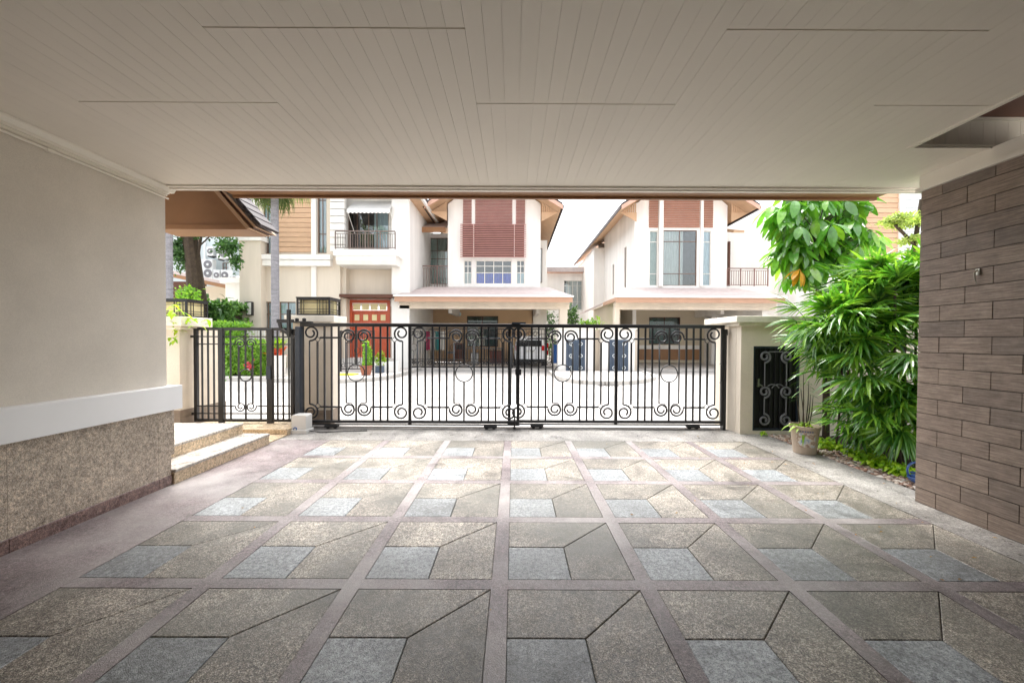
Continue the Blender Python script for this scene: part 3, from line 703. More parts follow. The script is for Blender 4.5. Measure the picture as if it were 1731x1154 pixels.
part('handle', MB().box(dx0+.075, dx0+.105, 6.52, 6.55, dz0+dh*.52, dz0+dh*.52+.13).tube([(dx0+.09, 6.51, dz0+dh*.55), (dx0+.14, 6.51, dz0+dh*.53)], .012, 8), M['chrome'], dr)
# ================================================================ VEGETATION HELPERS
def blade(mb, base, d, L, w, droop=.3, segs=4, fold=.25, prof='strap', up=Vector((0, 0, 1)), cup=0):
    base = Vector(base); d = Vector(d).normalized(); b = len(mb.v)
    side = d.cross(up)
    side = side.normalized() if side.length > .05 else Vector((1, 0, 0))
    for i in range(segs+1):
        t = i/segs
        p = base + d*L*t*(1-.25*droop*t) + Vector((0, 0, -1))*droop*L*t*t
        if prof == 'strap': ww = w*(min(1, .35+t*4) if t < .5 else (1-((t-.5)/.5)**2.2)*1.0+.02)
        else: ww = w*(math.sin(math.pi*min(1, .03+.95*t**1.15))**.62+.02)
        nn = side.cross(d).normalized()
        mb.v += [p-side*ww*.5+nn*fold*ww*.5, p, p+side*ww*.5+nn*fold*ww*.5]
    for i in range(segs):
        a = b+3*i; mb.f += [(a, a+1, a+4, a+3), (a+1, a+2, a+5, a+4)]
def clusterleaf(mb, p, n, L, r):
    """one small leaf: a folded diamond"""
    u = Vector((r.gauss(0, 1), r.gauss(0, 1), r.gauss(0, 1)-.2)).normalized(); v = u.cross(n)
    if v.length < .01: return
    v.normalize(); w = L*.27; k = len(mb.v); nn = u.cross(v)*w*.35
    mb.v += [p, p+u*L*.5+v*w+nn, p+u*L, p+u*L*.5-v*w+nn]; mb.f += [(k, k+1, k+2), (k, k+2, k+3)]
def foliage(mb, c, rads, n, L, seed, shell=.55, lump=.35, fl=1.8, flat=0):
    r = random.Random(seed); c = Vector(c); m = 0; tries = 0
    while m < n and tries < n*6:
        tries += 1
        d = Vector((r.gauss(0, 1), r.gauss(0, 1), r.gauss(0, 1))).normalized()
        q = shell+(1-shell)*r.random()
        s = 1+lump*mnoise.noise(d*fl+Vector((seed*3.1, 0, 0)))*1.6
        p = c+Vector((d.x*rads[0], d.y*rads[1], d.z*rads[2]))*q*s
        if mnoise.noise(p*(2.2/max(.3, max(rads)))+Vector((0, seed, 0))) < -.22: continue
        clusterleaf(mb, p, d, L*r.uniform(.7, 1.3), r); m += 1
    return mb
def boxfoliage(mb, x0, x1, y0, y1, z0, z1, n, L, seed):
    r = random.Random(seed)
    for _ in range(n):
        x, y_, z = r.uniform(x0, x1), r.uniform(y0, y1), r.uniform(z0, z1)
        f = r.random()
        if f < .45: y_ = y0+r.random()**2*.15
        elif f < .75: z = z1-r.random()**2*.15
        p = Vector((x, y_, z)); p.z += .12*mnoise.noise(p*2.5); p.y += .12*mnoise.noise(p*2.1+Vector((5, 0, 0)))
        clusterleaf(mb, p, Vector((0, -1, .5)), L*r.uniform(.7, 1.3), r)
    return mb
# ================================================================ PLANTING BED
struct('planting_bed', MB().box(4.072, 9.0, 3.2, 6.50, -.09, -.014), M['soil'])
peb = MB(); r = random.Random(3)
ico = bmesh.new(); bmesh.ops.create_icosphere(ico, subdivisions=1, radius=1); iv = [v.co.copy() for v in ico.verts]; iff = [tuple(v.index for v in f.verts) for f in ico.faces]; ico.free()
for _ in range(2100):
    y_ = r.uniform(3.75, 6.45); x = 4.085+abs(r.gauss(0, .24)); s = r.uniform(.014, .034)
    a = r.uniform(0, 6.28); ca, sa = math.cos(a), math.sin(a); k = len(peb.v); sx, sy, sz = s*r.uniform(1, 1.5), s, s*r.uniform(.45, .7)
    zz = -.010+r.random()*.02
    for v in iv:
        X, Y_, Z = v.x*sx*r.uniform(.9, 1.1), v.y*sy, v.z*sz
        peb.v.append(Vector((x+X*ca-Y_*sa, y_+X*sa+Y_*ca, zz+Z)))
    peb.f += [tuple(k+i for i in f) for f in iff]
pb = struct('river_pebbles', peb, M['pebble'], 'stuff', smooth=True)
# ---- lady palm: fan leaves on arching stalks
lp = thing('lady_palm', 'dense dark green lady palm clump with fan leaves beside the tiled wall', 'palm clump', (5.2, 5.2, 0))
def fan(seed, nb, L):
    r = random.Random(seed); mb = MB(); spread = rad(r.uniform(120, 165))
    for i in range(nb):
        a = -spread/2+spread*i/(nb-1)+r.uniform(-.05, .05)
        d = Vector((math.sin(a), math.cos(a), r.uniform(-.05, .12)))
        blade(mb, (0, 0, 0), d, L*r.uniform(.82, 1.05)*(1-.16*abs(a)/1.4), .034*r.uniform(.8, 1.1), r.uniform(.25, .5), 4, .35, up=Vector((0, 0, 1)))
    mb.tube([(0, -.30, -.12), (0, -.14, -.03), (0, 0, 0)], .004, 4, cap=False); return mesh('leaf', mb, M['rhapis'])
fans = [fan(i, nb, L) for i, (nb, L) in enumerate([(11, .42), (10, .46), (13, .40), (9, .46), (12, .43), (10, .36)])]
r = random.Random(12); cx, cy = 5.25, 5.25; nfan = 0
CL = [((5.2, 5.2, 2.25), (.9, .6, .35)), ((4.35, 5.35, 1.75), (.55, .6, .5)), ((4.75, 4.9, .55), (.6, .6, .35)), ((4.35, 5.0, 1.1), (.35, .5, .7)), ((4.62, 5.45, 1.45), (.92, .75, .95)), ((5.5, 5.0, 1.85), (1.0, .8, .80)), ((4.95, 5.6, 2.1), (.72, .7, .50)), ((4.75, 4.75, .95), (.62, .6, .65)), ((5.3, 4.6, 1.0), (.8, .6, .95)), ((4.5, 5.1, .75), (.45, .55, .5))]
inner = MB()
while nfan < 560:
    c, rr_ = CL[r.randrange(len(CL))] if r.random() > .35 else CL[0 if r.random() < .5 else 1]
    d = Vector((r.gauss(0, 1)-.5, r.gauss(0, 1)-.75, r.gauss(0, 1)+.1)).normalized(); q = r.uniform(.45, 1.0)
    p = Vector((c[0]+d.x*rr_[0]*q, c[1]+d.y*rr_[1]*q, c[2]+d.z*rr_[2]*q))
    if p.z < .22 or p.x > 6.3 or (p.y > 6.35) or (p.y < 3.95) or (p.x < 4.0 and p.z < 1.0) or p.x < 3.82: continue
    o = Vector((d.x, d.y, 0)).normalized(); elev = r.uniform(-.65, .6)+.55*d.z+(.35 if p.z > 1.9 else 0)
    fw_ = Vector((o.x*math.cos(elev), o.y*math.cos(elev), math.sin(elev)))
    rot = fw_.to_track_quat('Y', 'Z').to_matrix() @ Matrix.Rotation(r.uniform(-.6, .6), 3, 'Y')
    if nfan < 290: inst('leaf', fans[r.randrange(6)], lp, p, rot.to_euler(), r.uniform(.8, 1.12))
    else:
        p = Vector((p.x+.28, p.y+.3, p.z-.05)); src = fans[r.randrange(6)]; k = len(inner.v); M4 = Matrix.Translation(p) @ rot.to_4x4()
        inner.v += [M4 @ v.co for v in src.vertices]; inner.f += [tuple(k+i for i in pl.vertices) for pl in src.polygons]
    nfan += 1
part('inner_leaves', inner, M['rhapis'], lp, kind='stuff')
cane = MB()
for _ in range(26):
    x, y_ = r.uniform(4.5, 5.9), r.uniform(4.5, 5.8); h = r.uniform(1.0, 2.3); k = r.uniform(-.12, .12)
    cane.tube([(x, y_, -.02), (x+k*.5, y_, h*.5), (x+k, y_+k*.4, h)], .014, 6)
part('canes', cane, M['trunk'], lp)
# ---- umbrella tree behind it: whorls of big drooping leaflets
ut = thing('umbrella_tree', 'umbrella tree with big glossy drooping leaflets above the lady palm', 'tree', (4.75, 6.2, 0))
def whorl(seed, n, L, mat='schef'):
    r = random.Random(seed); mb = MB()
    for i in range(n):
        a = 2*math.pi*i/n+r.uniform(-.15, .15); el_ = r.uniform(-1.05, -.35)
        d = Vector((math.cos(a)*math.cos(el_), math.sin(a)*math.cos(el_), math.sin(el_)))
        st = d*.07; mb.tube([(0, 0, 0), st], .003, 4, cap=False)
        blade(mb, st, d, L*r.uniform(.8, 1.1), L*.42, r.uniform(.35, .7), 5, .15, 'ovate')
    return mesh('leaf', mb, M[mat])
wh = [whorl(i, n, L) for i, (n, L) in enumerate([(9, .34), (10, .30), (8, .37), (9, .28)])]; who = whorl(9, 5, .22, 'schef_old')
r = random.Random(5); twigs = MB(); twigs.tube([(4.85, 6.25, 0), (4.8, 6.2, 1.2), (4.7, 6.25, 2.3), (4.6, 6.2, 3.0), (4.55, 6.2, 3.9)], [.05, .045, .04, .03, .02], 8)
spots = []
for px, py, Y in [(1325,352,6.0),(1350,345,6.3),(1385,350,6.1),(1420,352,6.2),(1452,352,6.3),(1310,385,6.1),(1335,395,5.9),(1362,382,6.2),(1395,392,5.9),(1432,388,6.2),(1325,420,6.1),(1350,425,6.3),(1378,415,6.3),(1410,420,6.4),(1332,447,6.1),(1352,462,5.95),(1372,445,6.3),(1400,440,6.5),(1440,412,6.5),(1462,398,6.5),(1340,372,6.5),(1405,372,6.5),(1372,398,6.6),(1440,375,6.6),(1340,405,6.5),(1365,360,6.6),(1480,415,6.6),(1330,330,6.2),(1375,325,6.2),(1430,325,6.3),(1400,300,6.4),(1345,300,6.4),(1455,325,6.5),(1322,432,6.1),(1345,440,6.0),(1360,455,6.0),(1390,458,6.3),(1415,440,6.3),(1448,428,6.3),(1470,402,6.3),(1318,405,6.2)]:
    px += 22*max(0, (1480-px)/180); q = at(px, py-14, Y); spots.append(q)
    inst('leaf', wh[r.randrange(4)], ut, q, (r.uniform(-.35, .35), r.uniform(-.35, .35), r.uniform(0, 6.28)), r.uniform(.65, .9))
    for _ in range(2):
        q2 = q+Vector((r.uniform(-.3, .3), r.uniform(.0, .5), r.uniform(-.28, .22))); inst('leaf', wh[r.randrange(4)], ut, q2, (r.uniform(-.4, .4), r.uniform(-.4, .4), r.uniform(0, 6.28)), r.uniform(.5, .8))
    tz = min(max(q.z-.25, 1.9), 3.7); tx = 4.7-.08*(tz-2.3)
    twigs.tube([(tx, 6.22, tz-.15), ((tx+q.x)/2, (6.22+q.y)/2, tz+.0), tuple(q)], .007, 5)
q = at(1352, 455, 5.9); inst('leaf', who, ut, q, (0, .3, 0), .8, ); ut.children[-1]['label'] = 'yellowing brown hanging leaf cluster'
part('trunk', twigs, M['trunk'], ut)
# ---- lime ground plants at the foot of the palm
def rosette(seed, n, L, w, mat, elr=(.3, 1.1), prof='ovate', droop=.7):
    r = random.Random(seed); mb = MB()
    for i in range(n):
        a = 2*math.pi*i/n+r.uniform(-.3, .3); e = r.uniform(*elr)
        blade(mb, (0, 0, r.uniform(0, .06)), (math.cos(a)*math.cos(e), math.sin(a)*math.cos(e), math.sin(e)), L*r.uniform(.6, 1.1), w, droop, 4, .3, prof)
    return mb
ros = [mesh('lime_plant', rosette(i, 13, .2, .055, 'lime'), M['lime']) for i in range(4)]
GP = 'low lime green plants along the foot of the lady palm'
gl = MB()
r = random.Random(21); ncl = 0
while ncl < 120:
    y_ = r.uniform(4.05, 6.15); x = 4.36+.10*math.sin(y_*5)+abs(r.gauss(0, .20))
    M4 = Matrix.Translation((x, y_, .0)) @ Matrix.Rotation(r.uniform(0, 6.28), 4, 'Z') @ Matrix.Scale(r.uniform(.65, 1.25), 4)
    gl.add(rosette(r.randrange(99), 11, .19, .055, 'lime'), M4); ncl += 1
st = struct('lime_ground_cover', gl, M['lime'], 'stuff')
for px, py, sc_, lab in ((1392, 758, .85, 'single lime leafed seedling at the edge of the paving by the pot'), (1512, 800, .9, 'small lime plant among pebbles next to the blue hose'), (1290, 735, .8, 'small green weed at the foot of the iron cupboard door')):
    Y = 1026/(py-575); o = solo('small_plant', rosette(px, 12, .17, .05, 'lime'), M['lime'], lab, 'plant'); o.location = (RX(px, Y, py), Y, 0.0); o.scale = (sc_,)*3
# ---- pot with a bare plant
pX, pY = RX(1363, 5.42, 740), 5.45
pt = thing('plant_pot', 'tan plastic pot with a worn printed picture, by the cupboard door', 'pot', (pX, pY, 0))
pot = MB().lathe([(0, .0), (.128, .0), (.132, .01), (.165, .33), (.178, .335), (.182, .375), (.170, .376), (.155, .33), (0, .33)], (pX, pY, 0), 28)
part('vessel', pot, M['pot_tan'], pt, smooth=False)
def printm():
    m, t, b = base_mat('worn_pot_print', .5); p = coords(t); v = N(t, 'ShaderNodeTexNoise', Scale=14.0, Detail=2.0); t.links.new(p, v.inputs['Vector'])
    c = ramp(t, v.outputs[0], [(.36, lin(132, 146, 168)), (.45, lin(186, 190, 196)), (.53, lin(200, 186, 170)), (.6, lin(146, 120, 106)), (.7, lin(176, 158, 140))])
    t.links.new(c, b.inputs['Base Color']); return m
M['print'] = printm()
pl = MB(); n = 10
for i in range(n+1):
    a = rad(198+85*i/n)
    for z, rr2 in ((.10, .1425), (.29, .1625)): pl.v.append(Vector((pX+rr2*math.cos(a), pY+rr2*math.sin(a), z)))
for i in range(n): pl.f.append((2*i, 2*i+2, 2*i+3, 2*i+1))
part('printed_picture', pl, M['print'], pt, smooth=True)
tx = MB()
for zt2 in (.302, .312):
    for i in range(7):
        a = rad(205+9.5*i); a2 = a+rad(6.5)
        tx.quad(*[(pX+(.166+.0005)*math.cos(aa), pY+(.166+.0005)*math.sin(aa), zz) for aa, zz in ((a, zt2), (a2, zt2), (a2, zt2+.006), (a, zt2+.006))])
part('printed_line', tx, M['blue_plastic'], pt)
part('soil', MB().lathe([(0, .335), (.156, .335)], (pX, pY, 0), 20), M['soil'], pt)
pp = thing('potted_plant', 'sparse dry bromeliad with bare stalks growing in the tan pot', 'plant', (pX, pY, .335))
lf = rosette(77, 9, .34, .04, 'lime', (.15, 1.2), 'strap', .9); lf2 = MB().add(lf, Matrix.Translation((pX, pY, .33)))
for a, L in ((185, .38), (165, .42), (200, .3)): blade(lf2, (pX, pY, .34), (math.cos(rad(a)), math.sin(rad(a))-.2, .55), L, .05, .55, 5, .3)
part('leaves', lf2, M['lime'], pp)
sk = MB(); r = random.Random(8)
for i in range(6):
    a = r.uniform(0, 6.28); h = r.uniform(.35, .75); x, y_ = pX+.05*math.cos(a), pY+.05*math.sin(a)
    sk.tube([(x, y_, .33), (x+.04*math.cos(a), y_, .33+h*.5), (x+.07*math.cos(a), y_+.02, .33+h)], [.008, .007, .003], 5)
part('stalk', sk, M['trunk'], pp)
dr2 = MB()
for i in range(16):
    a = r.uniform(0, 6.28); blade(dr2, (pX+.02*math.cos(a), pY, .33+r.uniform(.35, .68)), (math.cos(a), math.sin(a), r.uniform(-.2, .7)), r.uniform(.1, .24), .014, .4, 3)
part('dry_leaf', dr2, M['hedge'], pp)
# ---- hose
ho = thing('garden_hose', 'coil of blue garden hose lying on pebbles at the tiled wall foot', 'hose', (4.3, 4.15, 0))
pts = []
for i in range(120):
    t = i/119; a = t*2*math.pi*4.3; rr2 = .15-.02*math.sin(a*.37)
    pts.append((4.27+rr2*math.cos(a), 4.13+rr2*.9*math.sin(a), .025+.018*(a/6.28)+.03*math.sin(a*.5)**2))
part('coil', MB().tube(pts, .011, 8), M['hose'], ho, smooth=True)
pts = [(4.27+.13*math.cos(a), 4.22+.04*math.sin(a), .13+.10*math.sin(a)) for a in [i/30*6.28 for i in range(31)]]
part('loop', MB().tube(pts, .011, 8), M['hose'], ho, smooth=True)
# ---- topiary seen over the palm
to = thing('topiary_tree', 'pale green cloud-pruned tree behind the tiled wall corner', 'tree', (8.0, 8.0, 0))
tb = MB().tube([(7.9, 8.0, -.09), (7.95, 8.1, 1.5), (7.8, 8.0, 2.6), (8.0, 8.0, 4.3)], [.08, .07, .06, .03], 8).tube([(7.9, 8, 3.4), (7.5, 8, 3.8)], .03, 6)
part('trunk', tb, M['trunk'], to)
for k, (px, py, w, h) in enumerate(((1530, 375, .42, .12), (1560, 368, .5, .16), (1550, 404, .3, .09), (1512, 371, .18, .08), (1556, 425, .25, .09))):
    q = at(px, py, 8.0); part('crown', foliage(MB(), q, (w, .35, h), 900, .06, 40+k, .2), M['topiary'], to)

# ---- bits of leaf litter blown over the driveway
lit = MB(); r = random.Random(44)
for _ in range(70):
    x, y_ = r.uniform(-3.2, 3.9), r.uniform(2.0, 6.6)
    if r.random() < .6: x = r.uniform(2.6, 4.0)
    L = r.uniform(.012, .035); a = r.uniform(0, 6.28); blade(lit, (x, y_, .003), (math.cos(a), math.sin(a), .08), L, L*.4, .1, 2, .5)
struct('leaf_litter', lit, M['schef_old'], 'stuff')
# ================================================================ HOUSES ACROSS THE STREET
def win(house, rc, Y, cols=(.5,), rows=(), fm='frame_brown', cm='curtain_blue', gm='glass', depth=.12, t_=.04, room=True, lab=None, curt=(0, 1), cz=(0, 1)):
    x0, x1, z0, z1 = rc; Yf = Y+depth*.5; fr = MB(); d = .05
    fr.box(x0, x0+t_, Yf, Yf+d, z0, z1).box(x1-t_, x1, Yf, Yf+d, z0, z1).box(x0+t_, x1-t_, Yf, Yf+d, z1-t_, z1).box(x0+t_, x1-t_, Yf, Yf+d, z0, z0+t_)
    cs = [x0]+[x0+(x1-x0)*c for c in cols]+[x1]; rs = [z0]+[z0+(z1-z0)*c for c in rows]+[z1]; h = t_*.45
    for c in cs[1:-1]: fr.box(c-h, c+h, Yf+.003, Yf+d-.003, z0+t_, z1-t_)
    for q in rs[1:-1]: fr.box(x0+t_, x1-t_, Yf+.006, Yf+d-.006, q-h, q+h)
    w = part('window', fr, M[fm], house, label=lab)
    for a, b in zip(cs, cs[1:]):
        for c, e in zip(rs, rs[1:]):
            part('pane', MB().box(a+h, b-h, Yf+.022, Yf+.028, c+h, e-h), M[gm], w)
    if room:
        bx = MB(); e = Yf+.9; a, b = x0-.05, x1+.05
        bx.quad((a, e, z0), (b, e, z0), (b, e, z1), (a, e, z1)); bx.quad((a, Yf+.06, z0), (a, e, z0), (a, e, z1), (a, Yf+.06, z1)); bx.quad((b, Yf+.1, z0), (b, e, z0), (b, e, z1), (b, Yf+.1, z1))
        bx.quad((a, Yf+.1, z0), (b, Yf+.1, z0), (b, e, z0), (a, e, z0)); bx.quad((a, Yf+.1, z1), (b, Yf+.1, z1), (b, e, z1), (a, e, z1))
        part('shade_box', bx, M['room'], w)  # shallow dark box imitating the unlit room behind the pane
    if cm:
        cb = MB(); xa, xb = x0+(x1-x0)*curt[0], x0+(x1-x0)*curt[1]; n = max(8, int((xb-xa)/.03)); za, zb3 = z0+(z1-z0)*cz[0], z0+(z1-z0)*cz[1]
        for i in range(n+1):
            x = xa+(xb-xa)*i/n; y_ = Yf+.10+.03*math.sin(x*42)+.012*math.sin(x*17)
            cb.v += [Vector((x, y_, za+.02)), Vector((x, y_, zb3-.02))]
        for i in range(n): cb.f.append((2*i, 2*i+2, 2*i+3, 2*i+1))
        part('curtain', cb, M[cm], w, smooth=True)
    return w
def rail(parent, x0, x1, Y, z0, z1, n, mat='railing_pink', nm='railing', solid=()):
    rb = MB().box(x0, x1, Y-.03, Y+.03, z1-.05, z1).box(x0, x1, Y-.015, Y+.015, z0+.06, z0+.09).box(x0, x1, Y-.012, Y+.012, z1-.16, z1-.135)
    p = part(nm, rb, M[mat], parent)
    bm_ = mesh('baluster', MB().box(-.011, .011, -.011, .011, 0, z1-.16-z0-.09), M[mat])
    for i in range(n+1):
        if i % 6 == 0: part('baluster', MB().box(x0+(x1-x0)*i/n-.025, x0+(x1-x0)*i/n+.025, Y-.025, Y+.025, z0, z1-.051), M[mat], p)
        else: inst('baluster', bm_, p, (x0+(x1-x0)*i/n, Y, z0+.09))
    return p
def gabled(h, cx, mats, Y0=21.3, Yw=22.5, Yb=38):
    """roof of a street house: two tiled slopes, timber soffit and rakes, slatted gable ends"""
    ze, hwid, zr = 8.48, 3.63, 10.7; xl, xr = cx-hwid, cx+hwid; th = .16
    for s, x in ((-1, xl), (1, xr)):
        part('roof', MB().prism([(x, ze+.10), (cx, zr+.10), (cx, zr+.24), (x, ze+.22)], 'y', Y0, Yb), M['roof_brown'], h)
        part('soffit', MB().prism([(x+(-s)*.05, ze+.03), (cx, zr+.03), (cx, zr+.095), (x+(-s)*.05, ze+.095)], 'y', Y0+.05, Yb), M['soffit'], h)
        part('rake_board', MB().prism([(x, ze-.12), (cx, zr-.14), (cx, zr+.098), (x, ze+.098)], 'y', Y0-.05, Y0), M['pink'], h)
        part('gutter', MB().box(x-.06 if s < 0 else x+.001, x-.001 if s < 0 else x+.06, Y0-.03, Yb, ze-.05, ze+.12), M['roof_brown'], h)
        # horizontal boarded return under the eave with slats above
        xw = cx+s*2.58
        a, b = (x+.1, xw) if s < 0 else (xw, x-.1)
        sl2 = MB(); nsl = 9
        for i in range(nsl):
            xx = a+(b-a)*(i+.5)/nsl; top = ze+(zr-ze)*(1-abs(xx-cx)/hwid)-.12; bot = ze-.02
            if top > bot+.05: sl2.box(xx-.03, xx+.03, Yw-.35, Yw-.31, bot, top)
        part('gable_slats', sl2, M['soffit'], h)
        part('gable_board', MB().prism([(xw, ze-.5), (x-s*.12, ze-.0), (xw, ze-.0)], 'y', Yw-.37, Yw-.33), M['soffit'], h)
def carport_for(h, x0, x1, Y0=19.5):
    zt2 = 3.66
    # tiled lean-to roof: rows of flat tiles
    rows = 6
    for q in range(rows):
        t0, t1 = q/rows, (q+1)/rows; ya, yb = Y0+(22.46-Y0)*t0, Y0+(22.46-Y0)*t1; za, zb3 = zt2+.78*t0, zt2+.78*t1
        ina, inb = .9*t0, .9*t1
        mb = MB(); mb.v = [Vector(p) for p in ((x0+ina, ya-.06, za), (x1-ina, ya-.06, za), (x1-inb, yb, zb3), (x0+inb, yb, zb3), (x0+ina, ya-.06, za-.045), (x1-ina, ya-.06, za-.045), (x1-inb, yb, zb3-.045), (x0+inb, yb, zb3-.045))]
        mb.f = [(0, 1, 2, 3), (4, 7, 6, 5), (0, 4, 5, 1), (1, 5, 6, 2), (3, 2, 6, 7), (0, 3, 7, 4)]
        part('roof_course', mb, M['roof_tile'], h)
    part('fascia', MB().box(x0-.02, x1+.02, Y0, Y0+.06, 3.34, 3.61).box(x0-.02, x0+.04, Y0+.061, 22.4, 3.42, 3.6).box(x1-.04, x1+.02, Y0+.061, 22.4, 3.42, 3.6), M['fascia'], h)
    part('gutter', MB().box(x0-.06, x1+.06, Y0-.1, Y0-.001, 3.58, 3.66), M['white'], h)
    part('beam', MB().box(x0+.06, x1-.06, 20.1, 20.4, 3.05, 3.43).box(x0+.07, x1-.07, 20.0, 20.099, 3.20, 3.43), M['cream'], h)
    part('carport_ceiling', MB().box(x0+.06, x1-.06, Y0+.07, 26.0, 3.45, 3.5), M['cream'], h)
def street_house(kind, cx, label, x0c, x1c):
    h = thing('street_house', label, 'house', (cx, 24, 0), 'matching gabled houses across the street')
    Yw = 22.5; w0, w1 = cx-2.58, cx+2.55; zl = 3.9
    pr = lambda a, b, c, d: R(a, b, c, d, Yw)
    mb = MB()
    if kind == 0:
        wins = [pr(784, 440, 797.5, 480), pr(804, 440, 865, 480), pr(873, 440, 887, 480)]
    else:
        wins = [pr(1098, 390, 1112, 483), pr(1121, 389, 1178, 483), pr(1187, 390, 1202, 483)]
    holed(mb, w0, w1, zl, 9.0, Yw, .2, wins, False)
    part('wall', mb, M['white'], h)
    # gable top and the body behind
    bd = MB(); bd.prism([(w0, 9.001), (w1, 9.001), (cx+1.9, 9.55), (cx, 10.65), (cx-1.9, 9.55)], 'y', Yw, Yw+.2)
    part('wall', bd, M['white'], h)
    side = MB()
    if kind == 1:   # its left flank is seen, with tall slit windows
        W1 = [(24.1, 24.55, 4.6, 7.1), (27.0, 27.4, 4.6, 6.6)]
        for (a, b) in ((22.701, 24.1), (24.55, 27.0), (27.4, 30.0)): side.box(w0, w0+.2, a, b, 3.0, 9.4 if True else 0)
        for a, b, c, d in W1: side.box(w0, w0+.2, a, b, 3.0, c).box(w0, w0+.2, a, b, d, 9.4)
        side.box(w0-.75, w0+.2, 30.0, 38, 0, 8.35); side.box(w0, w0+.2, 22.701, 30, 0, 2.999)
        for a, b, c, d in W1:
            f2 = MB().box(w0+.08, w0+.13, a, a+.05, c, d).box(w0+.08, w0+.13, b-.05, b, c, d).box(w0+.08, w0+.13, a+.05, b-.05, d-.05, d).box(w0+.08, w0+.13, a+.05, b-.05, c, c+.05)
            ww = part('window', f2, M['frame_brown'], h); part('pane', MB().box(w0+.1, w0+.11, a+.05, b-.05, c+.05, d-.05), M['glass_dark'], ww); part('curtain', MB().box(w0+.16, w0+.18, a, b, c, d), M['curtain_green'], ww)
        rc = R(1023, 421, 1036, 481, 29.95); win(h, rc, 29.9, (), (.82,), cm='curtain_green', room=False)
    else:
        side.box(w0, w0+.2, 22.701, 34, 3.0, 9.4)
    side.box(w1-.2, w1, 22.701, 34, 3.0, 9.4).box(w0+.21, w1-.21, 33, 33.2, 0, 9.4)
    side.box(w0+.21, w1-.21, 26.6, 26.8, 0, 3.4)
    side.box(w0-1, w1+1, 22.75, 26, 3.55, 3.8)
    part('wall', side, M['white'], h)
    gabled(h, cx, None)
    carport_for(h, x0c, x1c)
    return h, Yw, w0, w1, pr
# ---------------- centre house
hc, Yw, w0, w1, pr = street_house(0, -1.08, 'white gabled house with red-brown slatted screen and blue curtains across the street', -5.72, 2.82)
for rc, cols, cm in ((pr(784, 440, 797.5, 480), (.5,), 'curtain_white'), (pr(804, 440, 865, 480), (.25, .5, .75), 'blue_cloth'), (pr(873, 440, 887, 480), (.5,), 'curtain_blue')):
    win(hc, rc, Yw, cols, (.48, .76), 'frame_white', cm, cz=(0, .52))
for a, b in ((783, 797.5), (803.5, 866), (872, 887.5)):
    x0, x1, z0, z1 = pr(a, 318, b, 381); lm = MB()
    z = z0
    while z < z1-.01:
        lm.prism([(Yw-.10, z), (Yw-.02, z+.075), (Yw-.01, z+.075), (Yw-.06, z)], 'x', x0, x1); z += .082
    part('louvre_panel', lm, M['louvre'], hc)
x0, x1, z0, z1 = pr(779, 382, 889, 436)
sm = mesh('slat', MB().box(x0, x1, -.03, .03, -.016, .016), M['louvre'], Vector((0, 0, 0)))
for q in range(19): inst('slat', sm, hc, (0, Yw-.28, z1-(z1-z0)*q/18))
for px in (800.5, 869.5):
    xx = RX(px, Yw-.2, 410); part('slat_support', MB().box(xx-.02, xx+.02, Yw-.24, Yw-.02, z0, z1), M['white'], hc)
part('screen_backing', MB().box(x0+.1, x1-.1, Yw-.03, Yw-.005, z0+.03, z1+.05), M['brown_dark'], hc)
# right-hand wing, slim window
wx0, wx1, _, _ = R(900, 337, 925, 480, 26); part('wing', MB().box(wx0, wx1, 26, 33, .0, 7.9), M['white'], hc)
rc = R(911.5, 420, 916.5, 478, 25.98); win(hc, rc, 25.86, (), (), cm='curtain_white', room=False)
# left-hand recess with balcony
a0, a1, _, _ = R(690, 337, 760, 480, 25.2); rc = R(708, 403, 757, 448, 25.2)
rcd = R(709, 402, 757, 480, 25.2)
mb = MB(); holed(mb, a0, a1, 3.8, 8.1, 25.2, .15, [rcd]); part('recess_wall', mb, M['white'], hc)
win(hc, rcd, 25.2, (.3, .62), (.55, .72), 'frame_brown', 'curtain_green')
b0, b1, bz0, bz1 = R(685, 449, 757, 480, 23.0); part('balcony_slab', MB().box(b0-.1, b1+.1, 22.9, 25.19, 3.9, 4.2), M['white'], hc)
rail(hc, b0, b1, 23.0, 4.2, bz1, 16)
c0, c1, cz0, cz1 = R(704, 372, 757, 394, 23.6)
part('small_roof', MB().prism([(22.9, cz0+.05), (25.19, cz0+1.1), (25.19, cz0+1.2), (22.9, cz0+.15)], 'x', c0, c1), M['roof_tile'], hc)
part('small_fascia', MB().box(c0, c1, 22.84, 22.9, cz0-.15, cz0+.14), M['brown'], hc)
# under the carport
bw0 = RX(722, 26, 560); cw = MB(); rw = R(789, 534, 842, 586, 26)
holed(cw, bw0, 1.25, .1, 3.45, 26.0, .15, [rw]); part('carport_wall', cw, M['tan'], hc); win(hc, rw, 26.0, (.5,), (), 'brown_dark', 'curtain_green', 'glass_dark', curt=(0, .45))
part('carport_wall', MB().box(bw0-.35, bw0-.001, 20.45, 26.1, .1, 3.45), M['tan'], hc)
part('carport_wall', MB().box(-5.95, bw0-.351, 20.401, 20.6, 0, 3.42), M['white'], hc)
part('carport_floor', MB().box(-6.0, 2.9, 20.55, 26, -.09, .08), M['pave_far'], hc)
kx0, kx1, _, _ = R(945, 520, 958, 600, 20.3); part('column', MB().box(kx0, kx1, 20.12, 20.5, 0, 3.0495), M['cream'], hc)
part('wall_clock', MB().tube([(RX(776, 25.95, 531), 25.9, RZ(531, 25.95, 776)), (RX(776, 25.95, 531), 25.99, RZ(531, 25.95, 776))], .14, 16), M['curtain_blue'], hc)
